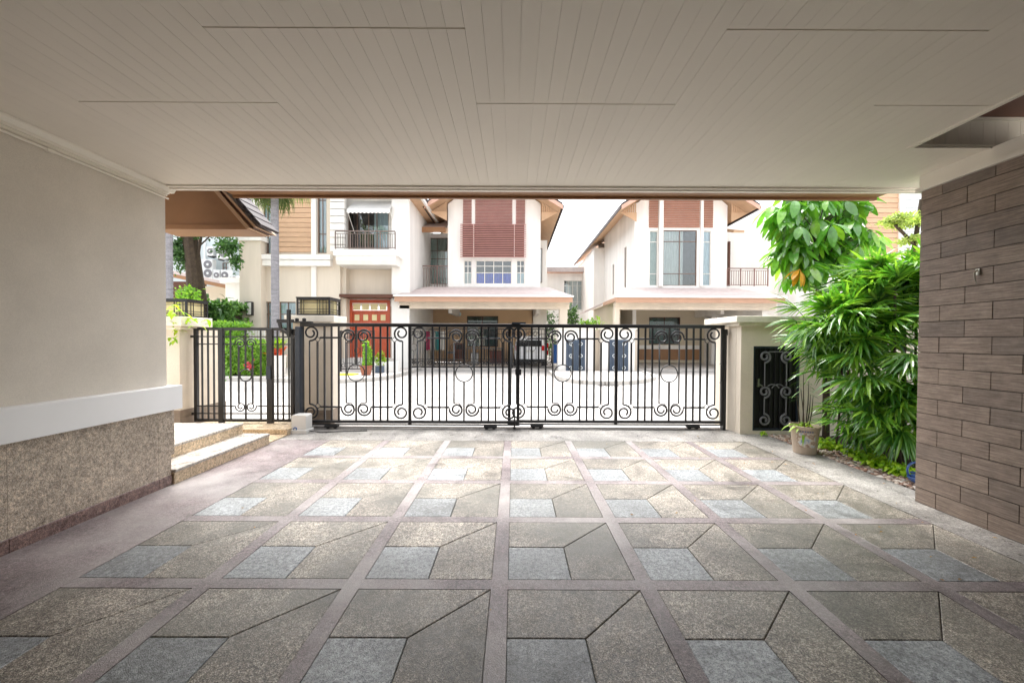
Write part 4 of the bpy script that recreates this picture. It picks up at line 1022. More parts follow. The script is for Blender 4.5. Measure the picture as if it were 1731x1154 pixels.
# ---------------- right house
hr, Yw, w0, w1, pr = street_house(1, 9.25, 'white gabled house with tall bay windows and slit side windows across the street', 4.95, 13.05)
for rc, cols, cm, cu in ((pr(1098, 390, 1112, 483), (), 'curtain_green', (0, 1)), (pr(1121, 389, 1178, 483), (.5,), 'curtain_white', (0, .62)), (pr(1187, 390, 1202, 483), (), 'curtain_blue', (0, 1))):
    win(hr, rc, Yw, cols, (.22, .80), 'frame_brown' if cols else 'frame_white', cm, curt=cu)
cc = MB()
x0, x1, z0, z1 = pr(1150, 389, 1178, 483)
for a, b in ((1097, 1112.5), (1120.5, 1182.5), (1187.5, 1205)):
    x0, x1, z0, z1 = pr(a, 318, b, 385); lm = MB(); z = z0
    while z < z1-.01:
        lm.prism([(Yw-.07, z), (Yw-.02, z+.09), (Yw-.01, z+.09), (Yw-.04, z)], 'x', x0, x1); z += .098
    part('timber_panel', lm, M['louvre2'], hr)
for a, b in ((1113, 1120), (1182.8, 1187.2)):
    x0, x1, z0, z1 = pr(a, 318, b, 484); part('pier', MB().box(x0, x1, Yw-.14, Yw-.003, z0, z1), M['white'], hr)
# right wing with balcony
a0, a1, _, _ = R(1205, 337, 1335, 480, 25); part('wing', MB().box(a0, a1, 25, 32, 0, 9.6), M['white'], hr)
b0, b1, bz0, bz1 = R(1229, 453, 1298, 484, 23); part('balcony_slab', MB().box(b0-.1, b1+.1, 22.9, 24.99, 3.95, bz0-.001), M['white'], hr)
rail(hr, b0, b1, 23.0, bz0, bz1, 18)
c0, c1, cz0, cz1 = R(1229, 387, 1247, 399, 23.6); part('small_roof', MB().prism([(22.9, cz0), (24.99, cz1+.3), (24.99, cz1+.4), (22.9, cz0+.14)], 'x', c0, c1), M['soffit'], hr)
part('doorway', MB().box(RX(1229, 24.9), RX(1232, 24.9), 24.85, 24.99, bz0, cz0), M['brown_dark'], hr)
rw = R(1097, 536, 1150, 582, 26); cw = MB(); holed(cw, 5.4, 14.2, .1, 3.45, 26.0, .15, [rw]); part('carport_wall', cw, M['tan2'], hr)
win(hr, rw, 26.0, (.5,), (), 'brown_dark', 'curtain_green', 'glass_dark', curt=(0, .3))
x0, x1, z0, z1 = R(1078, 590, 1182, 608, 25.95); part('plinth_panel', MB().box(x0, x1, 25.94, 25.995, z0, z1), M['brown'], hr); part('sill', MB().box(x0, x1, 25.85, 25.995, z1+.002, z1+.25), M['white'], hr)
part('carport_wall', MB().box(12.55, 12.9, 20.45, 25.99, 0, 3.45), M['white'], hr); part('carport_wall', MB().box(5.15, 5.399, 20.51, 26.1, 0, 3.45), M['tan2'], hr)
part('column', MB().box(RX(1038, 20.2), RX(1046, 20.2), 20.12, 20.5, 0, 3.0495), M['cream'], hr)
part('carport_floor', MB().box(4.6, 14.2, 20.55, 26, -.09, .08), M['pave_far'], hr)
x0, x1, z0, z1 = R(1327, 512, 1352, 529, 24.98); win(hr, (x0, x1, z0, z1), 24.86, (.33, .66), (.5,), cm='curtain_white', room=False)
# ---------------- house further back between them
hb = thing('back_house', 'low white flat-roofed house seen in the gap between the two gabled houses', 'house', (3.5, 36, 0))
x0, x1, z0, z1 = R(924, 462, 993, 600, 35); rw = R(953, 474, 991, 524, 35); mb = MB(); holed(mb, x0, x1+.4, 0, z1, 35, .15, [rw]); part('wall', mb, M['white'], hb)
part('wall', MB().box(x0+.01, x1+.39, 36.2, 40, 0, z1-.01), M['white'], hb)
part('roof', MB().box(x0-.25, x1+.5, 34.4, 40, z1+.002, z1+.2), M['pink'], hb); part('roof_edge', MB().box(x0-.3, x1+.5, 34.3, 34.399, z1+.02, z1+.42), M['roof_tile'], hb)
win(hb, rw, 35, (.2, .4, .6, .8), (.28, .82), 'frame_white', 'curtain_white', curt=(.1, .9))
x0, x1, z0, z1 = R(985, 505, 1040, 530, 28)
part('lean_to_roof', MB().prism([(x0, z0), (x1, z1), (x1, z1+.12), (x0, z0+.12)], 'y', 27.5, 29), M['roof_tile'], hb)
# ---------------- left house
hl = thing('corner_house', 'large cream house with balcony, timber panel and red-brown front door', 'house', (-9, 20, 0))
Y = 20.0; q = lambda a, b, c, d, YY=20.0: R(a, b, c, d, YY)
x0, x1, z0, _ = q(436, 300, 575, 600); holes = [q(445, 318, 457.5, 429), q(537, 318, 552, 428), q(445, 510, 460, 562), q(472, 510, 500, 562)]
mb = MB(); holed(mb, x0, x1, 0, 9.4, Y, .2, holes); part('wall', mb, M['cream'], hl)
for hh, rs, cm in zip(holes, ((.3, .82), (.3, .82), (.6,), (.6,)), ('curtain_blue',)*4): win(hl, hh, Y, (.5,), rs, 'frame_brown', cm)
part('wall', MB().box(x0, x0+.2, 20.21, 28, 0, 9.4).box(-16.5, x0+.2, 28.01, 28.2, 0, 9), M['cream'], hl)
x0, x1, z0, z1 = q(405, 407, 441, 610, 19.6); part('corner_column', MB().box(x0, x1, 19.6, 20.6, 0, z1), M['cream'], hl)
part('column_cap', MB().box(x0-.12, x1+.1, 19.5, 20.7, z1+.002, z1+.22), M['white'], hl)
part('upper_wall', MB().box(x0+.3, RX(436, 20, 400)-.001, 20.3, 21, z1+.23, 9.4), M['white'], hl)
x0, x1, z0, z1 = q(469, 318, 526, 426, 19.9); n = 13
for i in range(n): part('plank', MB().box(x0, x1, 19.9-.012*(i % 2), 19.985, z0+(z1-z0)*i/n+.012, z0+(z1-z0)*(i+1)/n-.012), M['timber'], hl)
for a, b in ((463, 469), (526, 534)): xx = q(a, 318, b, 430, 19.85); part('pilaster', MB().box(xx[0], xx[1], 19.84, 19.997, xx[2], xx[3]), M['white'], hl)
for a, b, yy in ((430, 438, 19.66), (439, 449, 19.72)): xx = q(438, a, 558, b, yy); part('ledge', MB().box(xx[0], xx[1], yy, 19.998, xx[2], xx[3]), M['white'], hl)
for a, b in ((526, 534), (441, 445)): xx = q(a, 450, b, 508, 19.9); part('pilaster', MB().box(xx[0], xx[1], 19.9, 19.997, .0, xx[3]), M['white'], hl)
for i in range(8):
    xx = q(558, 330+12*i, 582, 340.5+12*i, 19.75); part('quoin', MB().box(xx[0], xx[1], 19.75, 19.995, xx[2], xx[3]), M['white'], hl)
# recess, balcony
Yr = 20.7; x0, x1, _, _ = q(572, 300, 668, 500, Yr); hd = q(588, 352, 657, 421, Yr); mb = MB(); holed(mb, x0, x1, 3.2, 9.4, Yr, .15, [hd]); part('recess_wall', mb, M['white'], hl)
win(hl, hd, Yr, (.22, .5, .7), (), 'frame_brown', 'curtain_blue', curt=(.62, 1))
x0, x1, z0, z1 = q(563, 421, 672, 432, 19.2); part('balcony_slab', MB().box(x0, x1, 19.2, 20.69, z0, z1), M['white'], hl)
part('balcony_soffit', MB().prism([(19.35, z0-.40), (20.69, z0-.42), (20.69, z0-.001), (19.25, z0-.001), (19.25, z0-.2)], 'x', x0+.1, x1-.1), M['white'], hl)
rx0, rx1, rz0, rz1 = q(567, 390, 668, 421, 19.25); rail(hl, rx0, rx1, 19.25, z1+.001, rz1, 24, 'rail_grey')
x0, x1, z0, z1 = q(586, 337, 659, 359, 19.7)
aw = MB(); n = 22
for i in range(n+1):
    x = x0+(x1-x0)*i/n
    zs = z0-.05*abs(math.sin(i*math.pi/2.0))
    aw.v += [Vector((x, 20.68, z1+.25)), Vector((x, 19.72, z0+.16)), Vector((x, 19.70, zs))]
for i in range(n):
    a = 3*i; aw.f += [(a, a+1, a+4, a+3), (a+1, a+2, a+5, a+4)]
part('awning', aw, M['white'], hl); part('awning_arm', MB().tube([(x1, 19.72, z0+.14), (x1, 20.69, z0-.75)], .02, 6).tube([(x0, 19.72, z0+.14), (x0, 20.69, z0-.75)], .02, 6), M['white'], hl)
part('entry_panel', MB().box(*q(586, 449, 662, 497, 20.6)[:2], 20.6, 20.699, *q(586, 449, 662, 497, 20.6)[2:]), M['cream'], hl)
for a, b in ((575, 585), (662, 668)): xx = q(a, 449, b, 600, 20.2); part('pier', MB().box(xx[0], xx[1], 20.2, 20.69, 0, xx[3]), M['cream'], hl)
xx = q(573, 497, 672, 502, 19.6); part('canopy', MB().box(xx[0], xx[1], 19.6, 20.58, xx[2], xx[3]), M['brown_dark'], hl)
# front door
Yd = 20.75; x0, x1, z0, z1 = q(592, 507, 660, 604, Yd)
fd = part('front_door', MB().box(x0, x0+.14, Yd-.1, Yd+.05, z0, z1).box(x1-.14, x1, Yd-.1, Yd+.05, z0, z1).box(x0+.141, x1-.141, Yd-.1, Yd+.05, z1-.16, z1).box(x0+.141, x1-.141, Yd-.1, Yd+.05, z1-.62, z1-.54), M['red_door'], hl)
part('wall', MB().box(x0-.3, x0-.001, Yd-.02, Yd+.1, 0, z1+.2).box(x1+.001, x1+.1, Yd-.02, Yd+.1, 0, z1+.2).box(x0, x1, Yd-.02, Yd+.1, z1+.001, z1+.3), M['cream'], hl)
dw_ = (x1-x0-.28)/4
for k2 in range(4):
    a = x0+.14+k2*dw_
    lf_ = MB(); lf_.box(a+.005, a+dw_-.005, Yd-.03, Yd+.02, z0, z1-.621)
    part('door_leaf', lf_, M['red_door'], fd)
    for zz in (.2, .75): part('door_panel', MB().box(a+.09, a+dw_-.09, Yd-.045, Yd-.031, z0+zz, z0+zz+.42), M['red_door'], fd)
    part('pane', MB().box(a+.1, a+dw_-.1, Yd-.04, Yd-.031, z1-1.05, z1-.75), M['frost'], fd)
    part('pane', MB().box(a+.04, a+dw_-.04, Yd-.06, Yd-.05, z1-.52, z1-.2), M['frost'], fd)
part('entry_steps', MB().box(x0-.8, x1+.4, 19.0, Yd-.1, -.01, z0*.5).box(x0-.8, x1+.4, 19.6, Yd-.1, z0*.5+.001, z0), M['pave_far'], hl)
# tower and eave
xx = q(662, 300, 692, 600, 20.1); part('tower', MB().box(xx[0], xx[1], 20.1, 26, 0, 9.6), M['white'], hl)
part('eave_soffit', MB().box(-5.25, -4.62, 20.0, 24.6, 8.47, 8.52), M['soffit'], hl); part('gutter', MB().box(-4.619, -4.52, 19.95, 24.6, 8.44, 8.62), M['white'], hl)
part('roof', MB().prism([(-14, 9.61), (-4.5, 8.63), (-4.5, 8.8), (-14, 10.5)], 'y', 19.4, 24.8), M['roof_brown'], hl)
dp = RX(703, 23, 430); part('downpipe', MB().tube([(dp-.12, 22.0, 8.4), (dp-.12, 22, 7.6), (dp, 22.3, 7.2), (dp, 22.3, 4.0)], .05, 8), M['white'], hl)
# wall lamp on the corner column
wl = thing('wall_lamp', 'tall white wall lamp in an iron frame on the corner column', 'lamp', (RX(423, 19.5), 19.5, 2.6))
x0, x1, z0, z1 = R(417.5, 510, 427, 533, 19.5); part('shade', MB().box(x0+.03, x1-.03, 19.45, 19.58, z0+.04, z1-.04), M['white_ceramic'], wl)
part('frame', MB().box(x0, x0+.025, 19.43, 19.58, z0, z1).box(x1-.025, x1, 19.43, 19.58, z0, z1).box(x0+.026, x1-.026, 19.43, 19.59, z1-.035, z1).box(x0+.026, x1-.026, 19.43, 19.59, z0, z0+.035), M['iron'], wl)
# ---------------- apartment wall with air conditioners, far left
ab = thing('apartment_building', 'pale apartment wall crowded with air conditioners behind the trees', 'building', (-22, 31, 0))
x0, x1, _, _ = R(180, 300, 412, 500, 30); rws = [R(373, 405, 388, 462, 30), R(396, 405, 404, 470, 30)]
mb = MB(); holed(mb, x0, x1, 0, 13, 30, .2, []); part('wall', mb, M['apt'], ab); part('wall', MB().box(x0, x1, 31, 40, 0, 13), M['white'], ab)
for a, b, c, d in ((312, 400, 318, 470), (345, 398, 348, 440), (387, 400, 391, 470)): xx = R(a, b, c, d, 29.9); part('pilaster', MB().box(xx[0], xx[1], 29.85, 29.995, xx[2], xx[3]+2), M['ac'], ab)
for a, b, c, d in ((323, 402, 336, 440), (376, 444, 388, 460)): xx = R(a, b, c, d, 29.9); win(ab, xx, 29.85, (.5,), (.5,), 'frame_brown', 'curtain_white', room=False)
GAC = 'outdoor air conditioner units on the apartment wall'
def ac_unit(px0, py0, px1, py1, fans_, lab):
    x0, x1, z0, z1 = R(px0, py0, px1, py1, 29.2)
    a = thing('air_conditioner', lab, 'air conditioner', ((x0+x1)/2, 29.4, z0), GAC)
    part('casing', MB().box(x0, x1, 29.2, 29.6, z0, z1), M['ac'], a, bevel=.01)
    for fx, fz in fans_:
        cx_, cz_ = x0+(x1-x0)*fx, z0+(z1-z0)*fz; rr_ = min(x1-x0, (z1-z0)/len(fans_))*.42
        part('fan_grille', MB().tube([(cx_, 29.17, cz_), (cx_, 29.199, cz_)], rr_, 20), M['grey_box'], a)
        part('fan_hub', MB().tube([(cx_, 29.15, cz_), (cx_, 29.169, cz_)], rr_*.3, 12), M['ac'], a)
    part('side_louvre', MB().box(x0-.02, x0-.001, 29.25, 29.55, z0+.05, z1-.05), M['grey_box'], a)
    part('bracket', MB().box(x0+.05, x0+.12, 29.25, 29.84, z0-.08, z0-.001).box(x1-.12, x1-.05, 29.25, 29.84, z0-.08, z0-.001), M['iron'], a)
ac_unit(339, 438, 359, 471, ((.62, .28), (.62, .73)), 'tall twin-fan air conditioner leftmost on the apartment wall')
ac_unit(366, 416, 386, 437, ((.6, .5),), 'upper single-fan air conditioner on the apartment wall')
ac_unit(360, 456, 371, 474, ((.55, .5),), 'small dark-sided air conditioner between the twin-fan and square units')
ac_unit(373, 456, 387, 474, ((.5, .5),), 'square air conditioner just under the upper unit')
ac_unit(349, 417, 360, 432, ((.55, .5),), 'small air conditioner high up between the twin-fan and upper units')
ac_unit(391, 466, 401, 478, ((.5, .5),), 'low air conditioner nearest the cream house column')
# garden wall / low roof in front of it
gw = thing('garden_outbuilding', 'low outbuilding with sloping grey tiled roof edge behind the hedge', 'outbuilding', (-18, 25, 0))
a = at(286, 458, 24); b = at(386, 482, 22); 
part('roof', MB().prism([(a.x-3, a.z+.5), (b.x, b.z), (b.x, b.z+.16), (a.x-3, a.z+.7)], 'y', 22, 22.5), M['roof_tile'], gw)
part('fascia', MB().prism([(a.x-3, a.z+.3), (b.x, b.z-.2), (b.x, b.z-.001), (a.x-3, a.z+.499)], 'y', 22.05, 22.4), M['brown'], gw)
part('wall', MB().box(RX(336, 23, 500), b.x, 23, 23.4, 0, RZ(484, 23, 360)), M['tan2'], gw); part('opening_shade_panel', MB().box(-30, RX(336, 23, 500)-.001, 23.4, 23.6, 0, 4.8), M['brown_dark'], gw)  # solid dark brown panel painted as the shade in the opening
xx = R(381, 479, 407, 509, 21.5); part('white_box', MB().box(xx[0], xx[1], 21.5, 22.6, xx[2], xx[3]), M['white'], gw); part('white_coping', MB().box(xx[0]-.15, xx[1]+.1, 21.3, 22.7, xx[3]+.001, xx[3]+.28), M['white'], gw)
# ---------------- right: neighbour with timber cladding
hn = thing('timber_clad_house', 'timber-clad house with white corner posts behind the umbrella tree', 'house', (16, 19, 0))
x0, x1, z0, z1 = R(1462, 318, 1520, 520, 18); n = 24
for i in range(n): part('plank', MB().box(x0, x1, 18-.015*(i % 2), 18.08, z0+(z1-z0)*i/n+.01, z0+(z1-z0)*(i+1)/n-.01), M['timber'], hn)
for a, b in ((1452, 1461.5), (1520.5, 1528)): xx = R(a, 318, b, 560, 17.9); part('corner_post', MB().box(xx[0], xx[1], 17.9, 18.2, 0, xx[3]), M['white'], hn)
x0, x1, z0, z1 = R(1528.5, 318, 1640, 520, 18.05); 
for i in range(30): part('siding_board', MB().box(x0, x1, 18.05-.02*(i % 2), 18.15, z0+(z1-z0)*i/30+.008, z0+(z1-z0)*(i+1)/30-.008), M['ac'], hn)
part('wall', MB().box(RX(1452, 18.3), x1, 18.21, 24, 0, z1+1), M['white'], hn)
# ================================================================ STREET FURNITURE, PLANTS, CAR
def poly_slab(name, pts, z0, z1, mat): return struct(name, MB().prism(pts, 'z', z0, z1), mat, bevel=.02)
poly_slab('pavement', [(1.75, 18.6), (1.75, 16.6), (1.85, 15.6), (2.05, 14.7), (2.45, 14.05), (3.1, 13.75), (3.9, 13.95), (4.6, 14.6), (5.3, 15.6), (5.7, 16.8), (5.8, 18.6)], -.02, .11, M['pave_far'])
lp_pts = [(-30, 20.2), (-30, 14.6), (-9, 14.5), (-7.4, 14.0), (-6.3, 13.9), (-5.4, 14.4), (-4.9, 15.3), (-4.75, 16.4), (-4.75, 20.2)]
poly_slab('pavement', lp_pts, -.02, .11, M['pave_far'])
def kerbline(pts, n):
    mb = MB()
    for a, b in zip(pts, pts[1:]):
        A, B = Vector((*a, 0)), Vector((*b, 0)); m = max(1, int((B-A).length/.9))
        for i in range(m):
            p, q_ = A.lerp(B, (i+.02)/m), A.lerp(B, (i+.98)/m); d = (q_-p); c = (p+q_)/2
            ang = math.atan2(d.y, d.x); mb.cbox((c.x, c.y, .06), d.length, .14, .15, Matrix.Rotation(ang, 3, 'Z'))
    return struct(n, mb, M['kerb'], bevel=0)
kerbline([(1.68, 18.6), (1.68, 16.6), (1.78, 15.6), (1.98, 14.6), (2.4, 13.95), (3.1, 13.66), (3.95, 13.85), (4.68, 14.5), (5.38, 15.5), (5.8, 16.8), (5.9, 18.6)], 'kerb')
kerbline([(-16, 14.42), (-9, 14.42), (-7.4, 13.92), (-6.3, 13.82), (-5.33, 14.33), (-4.82, 15.3), (-4.67, 16.4), (-4.67, 20.2)], 'kerb')
yk = MB(); yk.box(-6.9, -6.1, 13.68, 13.73, .0, .12).box(-7.0, -6.2, 15.6, 16.2, .111, .15); struct('kerb_marking', yk, M['yellow'])
dg = MB()
for i in range(7): dg.box(2.85+i*.1, 2.91+i*.1, 13.4, 13.58, -.003, .012)
solo('drain_grate', dg, M['iron'], 'dark drain grate at the kerb below the two blue-grey meter doors', 'drain grate')
# cracks / slab joints on the road: real recessed strips
rj = MB()
for yy in (10.6, 14.9, 18.4): rj.box(-25, 25, yy, yy+.03, -.0035, .0005)
for xx in (-8.5, -3.2, 2.1, 7.4): rj.box(xx, xx+.03, 7.1, 20.2, -.0036, .0004)
struct('road_joints', rj, M['kerb'])
struct('gutter_strip', MB().box(-30, 30, 20.21, 20.5, -.09, .012), M['kerb'])
# ---- meter walls
GM = 'white meter walls with blue-grey iron doors'
def meter_wall(px0, px1, d0, d1, lab):
    x0, x1, z0, z1 = R(px0, 557, px1, 632, 18.8)
    t_ = thing('meter_wall', lab, 'wall', ((x0+x1)/2, 19, .1), GM)
    part('wall', MB().box(x0, x1, 18.8, 19.4, .1, z1), M['white'], t_); part('cap', MB().box(x0-.08, x1+.08, 18.7, 19.5, z1+.001, z1+.1), M['cap'], t_)
    a, b, c, d = R(d0, 574, d1, 629, 18.75); dd = part('door', MB().box(a, b, 18.74, 18.797, c, d), M['louvre_blue'], t_)
    for i in range(8):
        x = a+.06+(b-a-.12)*i/7; part('bar', MB().box(x-.014, x+.014, 18.70, 18.738, c+.04, d-.04), M['louvre_blue'], dd)
    sc = MB()
    for s, xx in ((1, a+.2), (-1, b-.2)):
        for cz in (d-.2, (c+d)/2, c+.2): sc.tube(to3(spiral(xx, cz, .11, .035, 270, 1.3, s > 0, 16), 18.68), .016, 5)
    part('scrollwork', sc, M['ac'], dd)
meter_wall(944, 1004, 957, 989, 'white meter wall left of its twin, next to the gate of the slatted house')
meter_wall(1018, 1073, 1030, 1062, 'white meter wall right of its twin, facing the house with tall bay windows')
bx = solo('low_wall', MB().box(RX(1004, 19.6), RX(1018, 19.6), 19.5, 19.7, 0, 2.0).box(RX(1071, 20.4), RX(1078, 20.4), 20.3, 20.5, 0, 2.0), M['cream'], 'short cream wall filling the gap between the two meter walls', 'wall')
# ---- gate of the centre house
og = thing('iron_gate', 'long black scrolled iron gate in front of the slatted house carport', 'gate', (-2, 20.6, 0))
gx = [RX(666, 20.6, 590), RX(733, 20.6, 590), RX(800, 20.6, 590), RX(866, 20.6, 590), RX(934, 20.6, 590)]
part('top_rail', MB().box(gx[0], gx[-1], 20.57, 20.63, 2.04, 2.09), M['iron'], og); part('bottom_rail', MB().box(gx[0], gx[-1], 20.57, 20.63, .10, .15), M['iron'], og)
part('lower_band', MB().box(gx[0], gx[-1], 20.585, 20.615, .52, .545), M['iron'], og)
for x in gx: part('post', MB().box(x-.035, x+.035, 20.56, 20.64, .06, 2.1), M['iron'], og)
for a, b in zip(gx, gx[1:]): gate_panel(og, a, b, 20.6, sz=1.17, z0=.02, br=.013, sr=.014)
lowsc = MB()
for i in range(44):
    x = gx[0]+.1+(gx[-1]-gx[0]-.2)*i/43; lowsc.tube(to3(spiral(x, .34, .10, .03, 0 if i % 2 else 180, 1.1, bool(i % 2), 12), 20.6), .012, 4)
part('scroll_band', lowsc, M['iron'], og)
# ---- white car seen from behind
def car():
    cx_, y0 = RX(896, 22, 600), 21.9
    c = thing('parked_car', 'white small suv parked nose in under the slatted house carport', 'car', (cx_, y0+2.1, .08))
    sec = [(0.02, .74, .80, .62, .45, 1.02, 1.42), (.10, .82, .86, .66, .36, 1.05, 1.60), (.6, .86, .88, .68, .30, 1.04, 1.68), (1.8, .87, .88, .68, .28, 1.0, 1.68), (2.6, .87, .88, .64, .28, .98, 1.55), (3.1, .86, .86, .60, .28, .96, 1.02), (3.9, .82, .80, .5, .32, .86, .90), (4.2, .66, .66, .4, .42, .74, .78)]
    mb = MB()
    for (yy, a, b, r_, zb_, zm, zt3) in sec:
        for x, z in ((-a*.9, zb_), (-a, zb_+.12), (-b, (zb_+zm)/2+.1), (-b*.98, zm), (-r_*1.04, zt3-.08), (-r_*.85, zt3), (r_*.85, zt3), (r_*1.04, zt3-.08), (b*.98, zm), (b, (zb_+zm)/2+.1), (a, zb_+.12), (a*.9, zb_)):
            mb.v.append(Vector((cx_+x, y0+yy, .08+z)))
    for i in range(len(sec)-1):
        for j in range(12): j2 = (j+1) % 12; mb.f.append((12*i+j, 12*i+j2, 12*i+12+j2, 12*i+12+j))
    mb.f.append(tuple(range(12))); mb.f.append(tuple(12*(len(sec)-1)+j for j in reversed(range(12))))
    part('body', mb, M['car_white'], c, smooth=False, bevel=.02)
    part('rear_window', MB().quad((cx_-.66, y0-.005, .08+1.10), (cx_+.66, y0-.005, 1.18), (cx_+.56, y0+.015, .08+1.44), (cx_-.56, y0+.015, .08+1.44)).quad((cx_-.66, y0+.03, 1.18), (cx_+.66, y0+.03, 1.18), (cx_+.56, y0+.04, 1.52), (cx_-.56, y0+.04, 1.52)), M['glass_dark'], c)
    part('rear_window_surround', MB().box(cx_-.6, cx_+.6, y0+.0, y0+.019, 1.17, 1.5), M['plastic_black'], c)
    part('bumper', MB().box(cx_-.82, cx_+.82, y0-.09, y0+.03, .46, .74), M['car_white'], c, bevel=.03)
    part('lower_bumper', MB().box(cx_-.78, cx_+.78, y0-.07, y0+.1, .34, .459), M['plastic_black'], c)
    part('number_plate', MB().box(cx_-.24, cx_+.24, y0-.02, y0-.002, .86, .98), M['plastic_white'], c)
    for s in (-1, 1):
        part('tail_lamp', MB().box(cx_+s*.70-.09, cx_+s*.70+.09, y0-.03, y0+.06, .95, 1.22), M['red_lamp'], c, bevel=.015)
        part('roof_rail', MB().tube([(cx_+s*.56, y0+.5, 1.79), (cx_+s*.56, y0+.6, 1.83), (cx_+s*.56, y0+1.9, 1.83), (cx_+s*.56, y0+2.0, 1.79)], .02, 6), M['grey_box'], c)
        part('wing_mirror', MB().box(cx_+s*.98-.1, cx_+s*.98+.1, y0+2.7, y0+2.8, 1.05, 1.2), M['car_white'], c, bevel=.02)
        for yy in (.75, 3.35):
            w = part('wheel', MB().tube([(cx_+s*.90, y0+yy, .40), (cx_+s*.70, y0+yy, .40)], .32, 20), M['rubber'], c); part('rim', MB().tube([(cx_+s*.905, y0+yy, .40), (cx_+s*.899, y0+yy, .40)], .2, 16), M['chrome'], w)
car()
# ---- things kept in the centre carport
def clutter(nm, lab, cat, px0, py0, px1, py1, Y, mat, dep=.5, extra=None):
    x0, x1, z0, z1 = R(px0, py0, px1, py1, Y); z0 = max(z0, .081)
    t_ = thing(nm, lab, cat, ((x0+x1)/2, Y+dep/2, z0)); return t_, x0, x1, z0, z1
t_, x0, x1, z0, z1 = clutter('cabinet', 'tall dark red glazed cabinet against the tan carport wall', 'cabinet', 769, 580, 782, 607, 25, 'wood_red')
part('carcass', MB().box(x0, x1, 25, 25.45, z0, z1), M['wood_red'], t_, bevel=.01)
for i in (0, 1): part('door', MB().box(x0+.03+i*(x1-x0)/2, x0+(x1-x0)/2*(i+1)-.03, 24.97, 24.998, z0+.1, z1-.45), M['brown_dark'], t_)
part('glass_panel', MB().box(x0+.05, x1-.05, 24.975, 24.998, z1-.38, z1-.08), M['room'], t_)
t_, x0, x1, z0, z1 = clutter('crate_stack', 'brown storage chest with dark shelf left of the red cabinet', 'chest', 757, 586, 768, 607, 24.8, 'brown')
part('chest', MB().box(x0, x1, 24.8, 25.3, z0, z1*.62), M['brown'], t_, bevel=.01); part('lid', MB().box(x0-.02, x1+.02, 24.78, 25.32, z1*.62+.001, z1*.72), M['grey_box'], t_)
t_, x0, x1, z0, z1 = clutter('workbench', 'long dark grey bench with boxes under the carport window', 'bench', 788, 588, 850, 608, 24.9, 'grey_box')
part('top', MB().box(x0, x1, 24.9, 25.5, z1-.06, z1), M['grey_box'], t_)
for k2 in range(5): xx = x0+.03+(x1-x0-.11)*k2/4; part('leg', MB().box(xx, xx+.05, 24.92, 24.97, z0, z1-.061), M['iron'], t_)
t_, x0, x1, z0, z1 = clutter('storage_box', 'small white box under the dark grey bench', 'box', 796, 597, 808, 606, 24.95, 'white'); part('box', MB().box(x0, x1, 24.98, 25.3, .09, z1), M['plastic_white'], t_, bevel=.01); part('lid', MB().box(x0-.02, x1+.02, 24.96, 25.32, z1+.001, z1+.04), M['grey_box'], t_)
t_, x0, x1, z0, z1 = clutter('storage_box', 'large brown box under the right end of the dark grey bench', 'box', 828, 591, 848, 606, 24.95, 'brown'); part('box', MB().box(x0, x1, 24.98, 25.4, .09, z1-.1), M['wood_red'], t_, bevel=.01); part('lid', MB().box(x0-.02, x1+.02, 24.96, 25.42, z1-.099, z1-.061), M['brown_dark'], t_)
cr = thing('clothes_rail', 'metal rail for drying clothes beside the left carport wall', 'clothes rail', (-4.6, 24, .08))
x0, x1, _, zr_ = R(716, 560, 756, 606, 24); part('rail', MB().tube([(x0, 24, zr_), (x1, 24, zr_)], .02, 6), M['chrome'], cr)
for x in (x0+.05, x1-.05): part('leg', MB().tube([(x, 24, zr_), (x, 24, .08)], .018, 6).tube([(x, 23.7, .09), (x, 24.3, .09)], .018, 6), M['chrome'], cr)
for k2, (mt, lab) in enumerate((('magenta', 'magenta cloth, leftmost on the clothes rail'), ('white_ceramic', 'white cloth between magenta and teal ones on the clothes rail'), ('teal', 'teal cloth on the clothes rail'), ('white_ceramic', 'white cloth at the right end of the clothes rail'))):
    mb = MB(); xa = x0+.1+k2*(x1-x0-.2)/4; n = 10
    for i in range(n+1):
        x = xa+.28*i/n; y_ = 24+.03*math.sin(i*1.9)
        mb.v += [Vector((x, y_-.03, zr_-.0)), Vector((x, y_-.05, zr_-1.1+.03*math.sin(i))), Vector((x, y_-.03+.004, zr_)), Vector((x, y_-.05+.006, zr_-1.1+.03*math.sin(i)))]
    for i in range(n): a = 4*i; mb.f += [(a, a+4, a+5, a+1), (a+2, a+3, a+7, a+6)]
    solo('hanging_cloth', mb, M[mt], lab, 'cloth', 'clothes drying in the carport')
# bins / coloured things by the right end
t_, x0, x1, z0, z1 = clutter('wheelie_bin', 'blue wheeled bin beside the white car', 'bin', 935, 584, 944, 614, 22.3, 'blue')
part('body', MB().prism([(x0+.03, z0), (x1-.03, z0), (x1, z1), (x0, z1)], 'y', 22.3, 22.75), M['blue_plastic'], t_, bevel=.01); part('lid', MB().box(x0-.02, x1+.02, 22.26, 22.78, z1+.001, z1+.06), M['blue_plastic'], t_)
t_, x0, x1, z0, z1 = clutter('sign_board', 'red and white board standing right of the white car', 'board', 921, 580, 927, 600, 23, 'red')
part('board', MB().box(x0, x1, 23, 23.04, z0, z1), M['red_lamp'], t_); part('white_panel', MB().box(x0+.02, x1-.02, 22.985, 22.999, z0+(z1-z0)*.4, z0+(z1-z0)*.6), M['plastic_white'], t_)
part('stand', MB().tube([((x0+x1)/2, 23.05, z1), ((x0+x1)/2, 23.4, .09)], .015, 6).tube([((x0+x1)/2, 23.02, z0+.01), ((x0+x1)/2, 23.02, .09)], .02, 6), M['iron'], t_)
